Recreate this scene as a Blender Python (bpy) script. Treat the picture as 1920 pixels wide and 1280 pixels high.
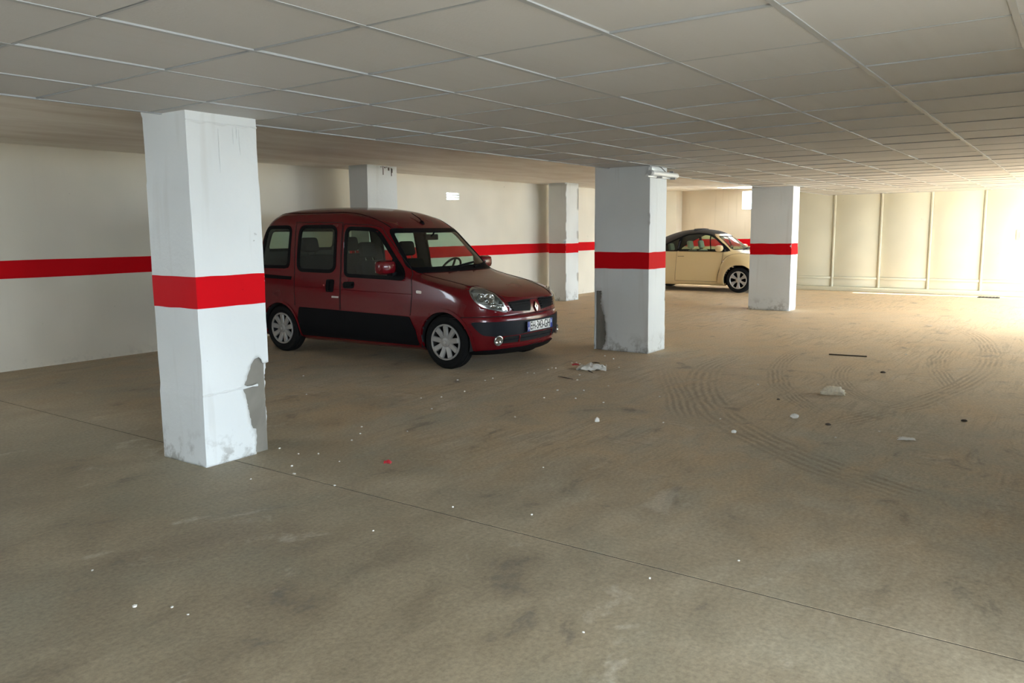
import bpy, bmesh, math, random
from math import sin, cos, pi, radians, hypot, atan2, sqrt
from mathutils import Vector, Matrix, noise
from mathutils.bvhtree import BVHTree
from mathutils.geometry import delaunay_2d_cdt

# ------------------------------------------------------------------ start empty
for o in list(bpy.data.objects):
    bpy.data.objects.remove(o)
SC = bpy.context.scene
COL = SC.collection

# ------------------------------------------------------------------ camera
CAM_H = 1.4743
YAW, PITCH, ROLL, FPX = 0.6176, 0.1371, -0.0099, 1492.27
_f = Vector((cos(YAW)*cos(PITCH), sin(YAW)*cos(PITCH), -sin(PITCH)))
_r = Vector((sin(YAW), -cos(YAW), 0)); _u = _r.cross(_f)
_r2 = cos(ROLL)*_r + sin(ROLL)*_u
_u2 = -sin(ROLL)*_r + cos(ROLL)*_u
cam = bpy.data.cameras.new('camera')
cam.sensor_width = 36.0
cam.sensor_fit = 'HORIZONTAL'
cam.lens = FPX/1920*36
cam.clip_start = 0.05
cam_o = bpy.data.objects.new('camera', cam)
M = Matrix(((_r2.x, _u2.x, -_f.x, 0), (_r2.y, _u2.y, -_f.y, 0), (_r2.z, _u2.z, -_f.z, CAM_H), (0, 0, 0, 1)))
cam_o.matrix_world = M
COL.objects.link(cam_o)
SC.camera = cam_o

# ------------------------------------------------------------------ world, sun, exposure
W = bpy.data.worlds.new('sky'); SC.world = W
W.use_nodes = True
W.node_tree.nodes['Background'].inputs[0].default_value = (0.76, 0.89, 1.0, 1)
W.node_tree.nodes['Background'].inputs[1].default_value = 9.0
sun = bpy.data.lights.new('sun', 'SUN')
sun.energy = 12.0
sun.angle = radians(0.6)
sun.color = (1.0, 0.93, 0.80)
sun_o = bpy.data.objects.new('sun', sun)
sun_o.rotation_euler = Vector((-0.03, 0.36, -0.93)).to_track_quat('-Z', 'Y').to_euler()
sun_o.location = (18, -6, 6)
COL.objects.link(sun_o)
SC.cycles.use_light_tree = False
SC.view_settings.view_transform = 'Standard'
SC.view_settings.look = 'None'
SC.view_settings.exposure = 1.56
SC.view_settings.gamma = 1.0
SC.view_settings.use_curve_mapping = False

def portal(loc, direction, sx, sy):
    """marks a modelled opening so that sky light is sampled through it"""
    l = bpy.data.lights.new('daylight_portal', 'AREA')
    l.shape = 'RECTANGLE'; l.size = sx; l.size_y = sy
    l.cycles.is_portal = True
    o = bpy.data.objects.new('daylight_portal', l)
    o.location = loc
    o.rotation_euler = Vector(direction).to_track_quat('-Z', 'Z').to_euler()
    COL.objects.link(o)

# openings: the drive-out on the right, and doorways, windows and a skylight added to bring in light
OPEN_A = (13.6, 20.05, 0.0, 2.47)    # x0,x1,z0,z1 drive-out court on the right, open to the sky beyond y = WELL
WELL = -1.5
OPEN_B = (8.6, 13.2, 1.35, 2.2)      # unseen window added to the right wall for its light (y = -3)
OPEN_E = (-0.2, 2.5, 0.0, 2.2)        # unseen doorway added right of the camera, deep jambs narrowing its light (y = -1 .. -2)
OPEN_G = (0.0, 1.2, 1.4, 2.35)       # x0,x1,z0,z1 unseen window added in the left wall to light the left bay
OPEN_H = (18.5, 19.0, 0.3, 2.4)      # x0,x1,z0,z1 hidden window added to light the back bay (y = 10.35)
SKY_F = (20.5, 20.95, 6.9, 7.9)      # x0,x1,y0,y1 skylight added over the bay behind the cream car to brighten it
OPEN_C = (3.4, 3.6, 0.0, 2.15)       # y0,y1,z0,z1 unseen doorway added behind the camera for cool light
NX = -1.2                            # inner face of the wall behind the camera
WIN_D = (6.95, 7.60, 2.02, 2.50)     # y0,y1,z0,z1 high window in the back wall (x = 21.6)
portal(((OPEN_A[0]+OPEN_A[1])/2, WELL, OPEN_A[3]/2), (0, 1, 0), OPEN_A[1]-OPEN_A[0], OPEN_A[3])
portal(((OPEN_B[0]+OPEN_B[1])/2, -3.02, (OPEN_B[2]+OPEN_B[3])/2), (0, 1, 0), OPEN_B[1]-OPEN_B[0], OPEN_B[3]-OPEN_B[2])
portal(((OPEN_E[0]+OPEN_E[1])/2, -1.9, OPEN_E[3]/2), (0, 1, 0), OPEN_E[1]-OPEN_E[0], OPEN_E[3])
portal(((OPEN_G[0]+OPEN_G[1])/2, 9.61, (OPEN_G[2]+OPEN_G[3])/2), (0, -1, 0), OPEN_G[1]-OPEN_G[0], OPEN_G[3]-OPEN_G[2])

# ------------------------------------------------------------------ node / material helpers
class NT:
    def __init__(s, name):
        s.m = bpy.data.materials.new(name); s.m.use_nodes = True
        s.t = s.m.node_tree; s.t.nodes.clear()
        s.out = s.t.nodes.new('ShaderNodeOutputMaterial')
    def n(s, typ, inp=None, **kw):
        nd = s.t.nodes.new('ShaderNode'+typ)
        for k, v in kw.items(): setattr(nd, k, v)
        for k, v in (inp or {}).items(): s.set(nd.inputs[k], v)
        return nd
    def set(s, sock, v):
        if isinstance(v, bpy.types.NodeSocket): s.t.links.new(v, sock)
        elif isinstance(v, tuple) and len(v) == 3 and sock.type == 'RGBA': sock.default_value = (*v, 1)
        else: sock.default_value = v
    def math(s, op, a, b=0.0, c=0.0, clamp=False):
        nd = s.t.nodes.new('ShaderNodeMath'); nd.operation = op; nd.use_clamp = clamp
        s.set(nd.inputs[0], a); s.set(nd.inputs[1], b); s.set(nd.inputs[2], c)
        return nd.outputs[0]
    def mix(s, f, a, b, mode='MIX'):
        nd = s.t.nodes.new('ShaderNodeMix'); nd.data_type = 'RGBA'; nd.blend_type = mode; nd.clamp_factor = True
        s.set(nd.inputs[0], f); s.set(nd.inputs[6], a); s.set(nd.inputs[7], b)
        return nd.outputs[2]
    def ramp(s, f, stops):
        nd = s.t.nodes.new('ShaderNodeValToRGB'); cr = nd.color_ramp
        while len(cr.elements) < len(stops): cr.elements.new(0.5)
        for e, (p, c) in zip(cr.elements, stops):
            e.position = p; e.color = (*c, 1) if isinstance(c, tuple) else (c, c, c, 1)
        s.set(nd.inputs[0], f)
        return nd.outputs[0]
    def pos(s): return s.n('NewGeometry').outputs['Position']
    def obj(s): return s.n('TexCoord').outputs['Object']
    def mapping(s, v, scale=(1, 1, 1), rot=(0, 0, 0), loc=(0, 0, 0)):
        return s.n('Mapping', {'Vector': v, 'Scale': scale, 'Rotation': rot, 'Location': loc}).outputs[0]
    def noise(s, v, scale, detail=4.0, rough=0.55, dist=0.0):
        return s.n('TexNoise', {'Vector': v, 'Scale': scale, 'Detail': detail, 'Roughness': rough, 'Distortion': dist}).outputs[0]
    def bsdf(s, color, rough=0.5, metal=0.0, bump=None, bstr=0.3, bdist=0.01, **kw):
        b = s.n('BsdfPrincipled')
        s.set(b.inputs['Base Color'], color); s.set(b.inputs['Roughness'], rough); s.set(b.inputs['Metallic'], metal)
        for k, v in kw.items(): s.set(b.inputs[k.replace('_', ' ')], v)
        if bump is not None:
            bp = s.n('Bump', {'Strength': bstr, 'Distance': bdist, 'Height': bump})
            s.t.links.new(bp.outputs[0], b.inputs['Normal'])
        s.t.links.new(b.outputs[0], s.out.inputs[0])
        return b

MATS = {}
def simple(name, col, rough=0.5, metal=0.0, var=0.06, scale=30.0, **kw):
    """plain material with a slight procedural unevenness"""
    t = NT(name); nz = t.noise(t.obj(), scale, 1.0)
    lo = tuple(max(0, c*(1-var)) for c in col); hi = tuple(min(1, c*(1+var)) for c in col)
    t.bsdf(t.mix(nz, lo, hi), rough, metal, **kw)
    MATS[name] = t.m
    return t.m

# --- floor concrete
def floor_mat():
    t = NT('floor_concrete'); p = t.pos()
    sx = t.n('SeparateXYZ', {0: p}); X, Y = sx.outputs[0], sx.outputs[1]
    nb = t.n('TexNoise', {'Vector': p, 'Scale': 0.5, 'Detail': 5.0, 'Roughness': 0.62, 'Distortion': 0.5})
    nm = t.n('TexNoise', {'Vector': t.mapping(p, (1, 1.6, 1), (0, 0, 0.5)), 'Scale': 1.9, 'Detail': 6.0, 'Roughness': 0.66, 'Distortion': 0.5})
    big, mid = nb.outputs[0], nm.outputs[0]
    b3 = t.n('SeparateColor', {0: nb.outputs[1]}); m3 = t.n('SeparateColor', {0: nm.outputs[1]})
    grit = t.noise(p, 46.0, 3.0, 0.7)
    c = t.ramp(t.math('ADD', t.math('MULTIPLY', big, 0.45), t.math('MULTIPLY', mid, 0.55)),
               [(0.30, (0.26, 0.215, 0.155)), (0.50, (0.42, 0.36, 0.265)), (0.70, (0.58, 0.51, 0.39))])
    # greenish-grey worn areas
    g = t.ramp(b3.outputs[1], [(0.50, 0.0), (0.62, 1.0)])
    c = t.mix(t.math('MULTIPLY', g, 0.5), c, (0.36, 0.35, 0.28))
    # ochre dust, thickest on the drive lane
    lane = t.math('MULTIPLY', t.math('SUBTRACT', X, 2.6), 0.5, clamp=True)
    du = t.ramp(t.math('ADD', t.math('MULTIPLY', b3.outputs[2], 0.5), t.math('MULTIPLY', m3.outputs[2], 0.5)), [(0.43, 0.0), (0.60, 1.0)])
    c = t.mix(t.math('MULTIPLY', t.math('MULTIPLY', du, lane), 0.6), c, (0.55, 0.385, 0.215))
    far = t.math('MULTIPLY', t.math('SUBTRACT', X, 5.0), 0.14, clamp=True)  # far floor lightened and warmed: dust plus brighter light put into the colour
    c = t.mix(t.math('MULTIPLY', far, 0.55), c, t.mix(mid, (0.62, 0.425, 0.235), (0.78, 0.575, 0.355)))
    # floor darkened and greyed towards the camera: weaker light put into its colour
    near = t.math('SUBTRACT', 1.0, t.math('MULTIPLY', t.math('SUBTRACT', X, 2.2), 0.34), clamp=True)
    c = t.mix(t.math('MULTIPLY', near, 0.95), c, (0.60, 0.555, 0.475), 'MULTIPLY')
    # swept streaks in the dust
    ns = t.n('TexNoise', {'Vector': t.mapping(p, (2.0, 26.0, 1), (0, 0, 0.16)), 'Scale': 0.8, 'Detail': 4.0, 'Roughness': 0.68, 'Distortion': 1.0})
    st2 = t.noise(t.mapping(p, (24.0, 1.8, 1), (0, 0, 0.35)), 1.0, 3.0, 0.6, 0.6)
    sf = t.math('MULTIPLY', t.math('MULTIPLY', t.ramp(ns.outputs[0], [(0.48, 0.0), (0.60, 1.0)]), t.ramp(b3.outputs[0], [(0.47, 0.0), (0.56, 1.0)])), t.math('MULTIPLY', lane, 0.30))
    c = t.mix(sf, c, (0.20, 0.15, 0.095))
    sf2 = t.math('MULTIPLY', t.math('MULTIPLY', t.ramp(st2, [(0.50, 0.0), (0.62, 1.0)]), t.ramp(m3.outputs[1], [(0.50, 0.0), (0.62, 1.0)])), t.math('MULTIPLY', lane, 0.28))
    c = t.mix(sf2, c, (0.20, 0.155, 0.10))
    # tyre tracks: ribbed arcs printed in the dust
    wob = t.math('MULTIPLY', t.math('SUBTRACT', big, 0.5), 0.25)
    tot = None
    for cx, cy, r, w, x0, x1, y0, k in ((8.93, -1.48, 4.69, 0.20, 4.4, 9.2, 0.3, 1.0), (9.67, -2.62, 5.28, 0.13, 6.3, 10.2, 0.4, .8),
                                    (9.02, -1.04, 3.0, 0.11, 6.9, 9.6, 0.5, .7), (10.68, -6.23, 7.49, 0.13, 8.0, 11.6, 0.3, .8),
                                    (9.85, 10.2, 9.49, 0.16, 6.0, 14.0, -9, .9), (24.5, -28.9, 36.45, 0.16, 5.6, 8.0, 1.5, .8)):
        dx = t.math('SUBTRACT', X, cx); dy = t.math('SUBTRACT', Y, cy)
        d = t.math('SUBTRACT', t.math('SQRT', t.math('ADD', t.math('MULTIPLY', dx, dx), t.math('MULTIPLY', dy, dy))), r)
        d = t.math('ADD', d, wob)
        bd = t.math('MULTIPLY', t.math('SUBTRACT', 1.0, t.math('DIVIDE', t.math('ABSOLUTE', d), w), clamp=True), 3.0*k, clamp=True)
        rib = t.math('ADD', t.math('MULTIPLY', t.math('SINE', t.math('MULTIPLY', d, 2*pi/(w/3.0))), 0.5), 0.5)
        e = t.math('MULTIPLY', t.math('MULTIPLY', t.math('SUBTRACT', X, x0), 2.0, clamp=True), t.math('SUBTRACT', x1, X, clamp=True))
        e = t.math('MULTIPLY', e, t.math('MULTIPLY', t.math('SUBTRACT', Y, y0), 3.0, clamp=True))
        v = t.math('MULTIPLY', t.math('MULTIPLY', bd, rib), e)
        tot = v if tot is None else t.math('MAXIMUM', tot, v)
    tot = t.math('MULTIPLY', tot, t.ramp(mid, [(0.40, 0.15), (0.55, 1.0)]))
    c = t.mix(t.math('MULTIPLY', tot, 0.5), c, (0.19, 0.145, 0.095))
    # damp and oil spots, pale scuffs, pits
    c = t.mix(t.math('MULTIPLY', t.ramp(m3.outputs[0], [(0.31, 1.0), (0.39, 0.0)]), 0.55), c, (0.125, 0.11, 0.09))
    c = t.mix(t.math('MULTIPLY', t.ramp(m3.outputs[1], [(0.61, 0.0), (0.70, 1.0)]), 0.35), c, (0.60, 0.53, 0.42))
    c = t.mix(0.38, c, t.ramp(grit, [(0.30, 0.22), (0.70, 0.78)]), 'OVERLAY')
    c = t.mix(t.math('MULTIPLY', t.ramp(grit, [(0.235, 1.0), (0.27, 0.0)]), 0.6), c, (0.10, 0.08, 0.06))
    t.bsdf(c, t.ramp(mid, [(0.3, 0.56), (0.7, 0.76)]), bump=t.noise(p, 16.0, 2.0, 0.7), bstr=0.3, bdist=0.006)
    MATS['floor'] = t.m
floor_mat()

def paint_mat(name, col, dirt=(0.45, 0.42, 0.36), base_z=0.25, amt=0.35, bstr=0.35, stain=0.25, spec=0.3):
    """roughly painted plaster: faint blotches, scuffs near the floor, trowel relief"""
    t = NT(name); p = t.pos()
    Z = t.n('SeparateXYZ', {0: p}).outputs[2]
    b = t.noise(p, 1.4, 1.0, 0.6)
    f = t.noise(p, 7.0, 4.0, 0.70)
    v = t.noise(t.mapping(p, (9, 9, 0.8)), 1.0, 2.0, 0.6)
    c = t.mix(t.ramp(b, [(0.35, 0.0), (0.7, 1.0)]), tuple(x*0.92 for x in col), col)
    c = t.mix(t.math('MULTIPLY', t.ramp(v, [(0.60, 0.0), (0.78, 1.0)]), stain), c, dirt)
    low = t.math('SUBTRACT', 1.0, t.math('DIVIDE', Z, base_z), clamp=True)
    c = t.mix(t.math('MULTIPLY', t.math('MULTIPLY', low, t.ramp(f, [(0.50, 0.0), (0.62, 1.0)])), amt*2), c, tuple(x*0.55 for x in dirt))
    pit = t.ramp(f, [(0.25, 1.0), (0.29, 0.0)])
    c = t.mix(t.math('MULTIPLY', pit, 0.5), c, tuple(x*0.5 for x in dirt))
    t.bsdf(c, 0.62, bump=f, bstr=bstr, bdist=0.008, Specular_IOR_Level=spec)
    MATS[name] = t.m
paint_mat('pillar_white', (0.78, 0.80, 0.79), bstr=0.6)
paint_mat('wall_white', (0.82, 0.765, 0.65), base_z=0.15, amt=0.1, bstr=0.12, stain=0.05)
paint_mat('band_red', (0.66, 0.004, 0.010), dirt=(0.42, 0.003, 0.006), stain=0.15, amt=0.0, bstr=0.25, spec=0.06)
paint_mat('plaster_beige', (0.70, 0.585, 0.435), dirt=(0.40, 0.31, 0.20), base_z=0.3, amt=0.2, bstr=0.3, stain=0.3)
paint_mat('panel_cream', (0.66, 0.625, 0.485), base_z=0.1, amt=0.05, bstr=0.05, stain=0.04)

def concrete_mat(name, lo, hi, streak=(1, 7, 1), sc=1.0):
    t = NT(name); p = t.pos()
    a = t.noise(t.mapping(p, streak, (0, 0, 0.06)), 0.8*sc, 4.0, 0.6, 0.5)
    c = t.ramp(a, [(0.3, lo), (0.68, hi)])
    t.bsdf(c, 0.75, bump=t.noise(p, 14.0, 1.0, 0.65), bstr=0.3, bdist=0.008, Specular_IOR_Level=0.2)
    MATS[name] = t.m
concrete_mat('slab_concrete', (0.70, 0.63, 0.54), (0.90, 0.86, 0.78), (0.8, 2.6, 1))
concrete_mat('core_concrete', (0.19, 0.175, 0.15), (0.30, 0.28, 0.24), (2, 2, 1), 2.0)
concrete_mat('block_dark', (0.20, 0.185, 0.165), (0.32, 0.30, 0.27), (2, 2, 2), 2.0)
concrete_mat('outside_bounce_pale', (0.50, 0.47, 0.42), (0.64, 0.61, 0.56), (1, 1, 1))  # kept pale so the unseen ground throws light upward
concrete_mat('outside_concrete', (0.20, 0.19, 0.175), (0.28, 0.265, 0.24), (1, 1, 1))

def tile_mat():
    t = NT('tile_plaster'); p = t.pos()
    oi = t.n('ObjectInfo').outputs['Random']
    f = t.noise(p, 70.0, 1.0, 0.7); g = t.noise(t.mapping(p, (1, 14, 1)), 1.2, 2.0, 0.6)
    c = t.mix(oi, (0.55, 0.54, 0.525), (0.61, 0.60, 0.585))
    c = t.mix(t.math('MULTIPLY', t.ramp(g, [(0.5, 0.0), (0.72, 1.0)]), 0.18), c, (0.52, 0.50, 0.46))
    t.bsdf(c, 0.7, bump=f, bstr=0.25, bdist=0.003)
    MATS['tile'] = t.m
tile_mat()
simple('grid_metal', (0.39, 0.405, 0.41), 0.42, 0.0, 0.04, 8.0)
simple('dark_void', (0.012, 0.012, 0.012), 0.9)
simple('joint_dark', (0.03, 0.025, 0.02), 0.9)

# ------------------------------------------------------------------ mesh helpers
def mesh_obj(name, verts, faces, mat, parent=None, smooth=None, mats=None, fmat=None):
    me = bpy.data.meshes.new(name)
    me.from_pydata([tuple(v) for v in verts], [], faces)
    bm = bmesh.new(); bm.from_mesh(me)
    bmesh.ops.recalc_face_normals(bm, faces=bm.faces)
    bm.to_mesh(me); bm.free()
    return link_mesh(name, me, mat, parent, smooth, mats, fmat)
def link_mesh(name, me, mat, parent=None, smooth=None, mats=None, fmat=None):
    if mats:
        for m in mats: me.materials.append(MATS[m])
    elif mat: me.materials.append(MATS[mat])
    if fmat:
        for p, i in zip(me.polygons, fmat): p.material_index = i
    if smooth is not None:
        me.polygons.foreach_set('use_smooth', [True]*len(me.polygons))
        me.set_sharp_from_angle(angle=radians(smooth))
    o = bpy.data.objects.new(name, me); COL.objects.link(o)
    if parent: o.parent = parent
    return o
def bm_obj(name, bm, mat, parent=None, smooth=None):
    me = bpy.data.meshes.new(name)
    bmesh.ops.recalc_face_normals(bm, faces=bm.faces)
    bm.to_mesh(me); bm.free()
    return link_mesh(name, me, mat, parent, smooth)
def add_box(bm, x0, x1, y0, y1, z0, z1, bevel=0.0, mtx=None):
    r = bmesh.ops.create_cube(bm, size=1.0)
    vs = r['verts']
    for v in vs:
        v.co = Vector((x0+(v.co.x+.5)*(x1-x0), y0+(v.co.y+.5)*(y1-y0), z0+(v.co.z+.5)*(z1-z0)))
    if bevel:
        es = list({e for v in vs for e in v.link_edges})
        r2 = bmesh.ops.bevel(bm, geom=es, offset=bevel, segments=2, affect='EDGES', profile=0.5)
        vs = list({v for f in r2['faces'] for v in f.verts} | {v for v in vs if v.is_valid})
    if mtx is not None:
        for v in vs: v.co = mtx @ v.co
    return vs
def box(name, x0, x1, y0, y1, z0, z1, mat, parent=None, bevel=0.0, mtx=None):
    bm = bmesh.new(); add_box(bm, x0, x1, y0, y1, z0, z1, bevel, mtx)
    return bm_obj(name, bm, mat, parent, 40 if bevel else None)
def empty(name, loc=(0, 0, 0), rz=0.0, label=None, cat=None, group=None, scale=1.0):
    o = bpy.data.objects.new(name, None); COL.objects.link(o)
    o.location = loc; o.rotation_euler = (0, 0, rz); o.scale = (scale,)*3
    o.empty_display_size = 0.2
    tag(o, label, cat, group)
    return o
def tag(o, label=None, cat=None, group=None, kind=None):
    if label: o['label'] = label
    if cat: o['category'] = cat
    if group: o['group'] = group
    if kind: o['kind'] = kind
    return o
def tube(name, pts, r, mat, parent=None, n=8, closed=False):
    pts = [Vector(p) for p in pts]; N = len(pts); vs = []; fs = []
    rr = r if isinstance(r, (list, tuple)) else [r]*N
    up = Vector((0, 0, 1))
    for i, p in enumerate(pts):
        a = pts[(i-1) % N] if (closed or i) else pts[0]; b = pts[(i+1) % N] if (closed or i < N-1) else pts[-1]
        d = (b-a).normalized()
        s = d.cross(up) if abs(d.dot(up)) < 0.97 else d.cross(Vector((1, 0, 0)))
        s.normalize(); t = s.cross(d).normalized()
        for k in range(n):
            an = 2*pi*k/n; vs.append(p+(s*cos(an)+t*sin(an))*rr[i])
    for i in range(N if closed else N-1):
        for k in range(n):
            a = i*n+k; b = i*n+(k+1) % n; c = ((i+1) % N)*n+(k+1) % n; d = ((i+1) % N)*n+k
            fs.append((a, b, c, d))
    if not closed:
        fs.append(tuple(range(n))[::-1]); fs.append(tuple((N-1)*n+k for k in range(n)))
    return mesh_obj(name, vs, fs, mat, parent, 50)
def lathe(name, prof, mat, parent=None, n=40, axis='y', loc=(0, 0, 0), smooth=35):
    """prof: (radius, height along axis)"""
    vs = []; fs = []; P = len(prof)
    for i in range(n):
        a = 2*pi*i/n
        for r, h in prof:
            if axis == 'y': vs.append((loc[0]+r*cos(a), loc[1]+h, loc[2]+r*sin(a)))
            elif axis == 'x': vs.append((loc[0]+h, loc[1]+r*cos(a), loc[2]+r*sin(a)))
            else: vs.append((loc[0]+r*cos(a), loc[1]+r*sin(a), loc[2]+h))
    for i in range(n):
        for j in range(P-1):
            a = i*P+j; b = i*P+j+1; c = ((i+1) % n)*P+j+1; d = ((i+1) % n)*P+j
            fs.append((a, b, c, d))
    bm = bmesh.new(); bv = [bm.verts.new(v) for v in vs]
    for f in fs:
        try: bm.faces.new([bv[k] for k in f])
        except ValueError: pass
    bmesh.ops.remove_doubles(bm, verts=bm.verts, dist=1e-5)
    return bm_obj(name, bm, mat, parent, smooth)
def prism(name, outline, d0, d1, mat, parent=None, axis='y', smooth=None, mtx=None):
    """2D outline extruded along an axis"""
    n = len(outline); vs = []
    for d in (d0, d1):
        for a, b in outline:
            vs.append({'y': (a, d, b), 'x': (d, a, b), 'z': (a, b, d)}[axis])
    fs = [tuple(range(n)), tuple(range(n, 2*n))[::-1]] + [(i, (i+1) % n, n+(i+1) % n, n+i) for i in range(n)]
    if mtx is not None: vs = [mtx @ Vector(v) for v in vs]
    return mesh_obj(name, vs, fs, mat, parent, smooth)
def inside(p, poly):
    x, y = p[0], p[1]; c = False; n = len(poly); j = n-1
    for i in range(n):
        xi, yi = poly[i]; xj, yj = poly[j]
        if (yi > y) != (yj > y) and x < (xj-xi)*(y-yi)/(yj-yi)+xi: c = not c
        j = i
    return c
def spl(pts, n=8, closed=True):
    """Catmull-Rom through points"""
    out = []; N = len(pts)
    for i in range(N if closed else N-1):
        p = [pts[(i+k-1) % N] if closed else pts[min(max(i+k-1, 0), N-1)] for k in range(4)]
        for s in range(n):
            t = s/n
            out.append(tuple(0.5*((2*p[1][d])+(-p[0][d]+p[2][d])*t+(2*p[0][d]-5*p[1][d]+4*p[2][d]-p[3][d])*t*t+(-p[0][d]+3*p[1][d]-3*p[2][d]+p[3][d])*t**3) for d in range(len(p[0]))))
    if not closed: out.append(tuple(pts[-1]))
    return out
def rpoly(pts, r, n=5):
    """polygon with rounded corners; r scalar or list"""
    out = []; N = len(pts)
    for i in range(N):
        p = Vector(pts[i]); a = Vector(pts[i-1])-p; b = Vector(pts[(i+1) % N])-p
        rr = r[i] if isinstance(r, (list, tuple)) else r
        ra = min(rr, a.length*.48); rb = min(rr, b.length*.48)
        A = p+a.normalized()*ra; B = p+b.normalized()*rb
        for k in range(n+1):
            t = k/n; out.append(tuple(A*(1-t)**2+p*2*t*(1-t)+B*t*t))
    return out
def grow(poly, d):
    """offset a 2D outline outwards by d (negative: inwards)"""
    N = len(poly); ar = sum(poly[i-1][0]*poly[i][1]-poly[i][0]*poly[i-1][1] for i in range(N))
    s = 1 if ar > 0 else -1; out = []
    for i in range(N):
        a = Vector(poly[i-1]); b = Vector(poly[i]); c = Vector(poly[(i+1) % N])
        e = (c-a)
        if e.length < 1e-9: e = Vector((1, 0))
        e.normalize(); out.append((b.x+e.y*d*s, b.y-e.x*d*s))
    return out
def dense(poly, step):
    out = []; N = len(poly)
    for i in range(N):
        a = Vector(poly[i]); b = Vector(poly[(i+1) % N]); k = max(1, int(math.ceil((b-a).length/step)))
        for j in range(k): out.append(tuple(a.lerp(b, j/k)))
    return out
def tri2d(outer, holes, step):
    """constrained triangulation with interior points"""
    loops = [dense(outer, step)]+[dense(h, step) for h in holes]
    vs = []; es = []
    for L in loops:
        s = len(vs); n = len(L); vs += [Vector(p) for p in L]; es += [(s+i, s+(i+1) % n) for i in range(n)]
    xs = [p[0] for p in outer]; ys = [p[1] for p in outer]
    nx = int((max(xs)-min(xs))/step); ny = int((max(ys)-min(ys))/step)
    for i in range(1, nx+1):
        for j in range(1, ny+1):
            q = (min(xs)+(i-.5+.13*(j % 2))*step, min(ys)+(j-.5)*step)
            if inside(q, outer) and not any(inside(q, h) for h in holes):
                if min((Vector(q)-Vector(b)).length_squared for L in loops for b in L) > (step*.45)**2: vs.append(Vector(q))
    r = delaunay_2d_cdt(vs, es, [], 0, 1e-6)
    V = [tuple(v) for v in r[0]]; F = []
    for f in r[2]:
        c = (sum(V[i][0] for i in f)/len(f), sum(V[i][1] for i in f)/len(f))
        if inside(c, outer) and not any(inside(c, h) for h in holes): F.append(tuple(f))
    return V, F
def shell(name, V3, N3, F, off, thick, mat, parent, smooth=40):
    """solid panel from a surface: outer skin at +off, inner at off-thick, closed rim"""
    n = len(V3); vs = [v+k*off for v, k in zip(V3, N3)]+[v+k*(off-thick) for v, k in zip(V3, N3)]
    fs = [tuple(f) for f in F]+[tuple(i+n for i in f[::-1]) for f in F]
    cnt = {}
    for f in F:
        for i in range(len(f)):
            a, b = f[i], f[(i+1) % len(f)]; cnt[(a, b)] = cnt.get((a, b), 0)+1
    for (a, b) in cnt:
        if (b, a) not in cnt: fs.append((b, a, a+n, b+n))
    return mesh_obj(name, vs, fs, mat, parent, smooth)

# ------------------------------------------------------------------ the setting
CEIL = 2.218; SLAB = 2.475; YW = 9.56; PX = 20.05; BX = 21.6; JX = 3.087; TILE = 0.645
def boxes(name, L, mat, parent=None):
    bm = bmesh.new()
    for b in L: add_box(bm, *b)
    return bm_obj(name, bm, mat, parent)
fl = tag(boxes('floor', [(-3.2, 22.0, -3.2, 10.6, -0.25, -0.014)], 'joint_dark'), kind='structure')
for nm, x0, x1 in (('floor_slab', -3.2, JX-0.0055), ('floor_slab', JX+0.0055, 22.0)):
    box(nm, x0, x1, -3.2, 10.6, -0.014, 0.0, 'floor', fl)
box('joint_filler', JX-0.0056, JX+0.0056, -3.2, 10.6, -0.014, -0.0025, 'joint_dark', fl)
og = tag(boxes('ground_outside', [(-14, 34, -30, -3.2, -0.25, -0.002), (-3.2, 4.0, -3.2, -2.02, -0.01, 0.002)], 'outside_concrete'), kind='structure')
yg = tag(boxes('ground_bounce', [(-14, 34, 10.7, 24, -0.25, -0.001), (-14, 17.9, 9.78, 10.7, -0.25, 0.002), (-14, -3.2, -3.2, 10.7, -0.25, -0.001), (-3.2, NX-.22, -2.0, 10.6, -0.01, 0.002)], 'outside_bounce_pale'), kind='structure')  # unseen pale ground added to bounce light up through the openings

def band(name, pts0, pts1, z0, z1, out, parent, thick=0.002):
    """painted band along a straight wall from pts0 to pts1, edges slightly wavering"""
    a = Vector(pts0); b = Vector(pts1); L = (b-a).length; n = max(2, int(L/0.12)); vs = []; fs = []
    o = Vector(out)
    for i in range(n+1):
        p = a.lerp(b, i/n); w = noise.noise(Vector((p.x*1.7, p.y*1.7, 3.1)))*0.004; w2 = noise.noise(Vector((p.x*1.7, p.y*1.7, 8.1)))*0.004
        for q, zz in ((o*thick, z0+w), (o*thick, z1+w2), (o*-0.002, z1+w2), (o*-0.002, z0+w)): vs.append((p.x+q.x, p.y+q.y, zz))
    for i in range(n):
        for k in range(4): fs.append((i*4+k, i*4+(k+1) % 4, (i+1)*4+(k+1) % 4, (i+1)*4+k))
    fs += [(0, 1, 2, 3), (n*4+3, n*4+2, n*4+1, n*4)]
    return mesh_obj(name, vs, fs, 'band_red', parent)
BZ0, BZ1 = 1.015, 1.215
h = OPEN_G; k = OPEN_H
wl = tag(boxes('wall_left', [(-3.2, h[0], YW, YW+0.2, -0.2, 2.7), (h[1], 11.42, YW, YW+0.2, -0.2, 2.7), (11.80, 18.2, YW, YW+0.2, -0.2, 2.7), (11.42, 11.80, YW, YW+0.2, -0.2, 2.072), (11.42, 11.80, YW, YW+0.2, 2.202, 2.7), (h[0], h[1], YW, YW+0.2, -0.2, h[2]), (h[0], h[1], YW, YW+0.2, h[3], 2.7), (18.0, 18.2, YW+0.2, 10.35, -0.2, 2.7), (18.0, k[0], 10.35, 10.55, -0.2, 2.75), (k[1], 22.0, 10.35, 10.55, -0.2, 2.75), (k[0], k[1], 10.35, 10.55, -0.2, k[2]), (k[0], k[1], 10.35, 10.55, k[3], 2.75)], 'wall_white'), kind='structure')
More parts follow.
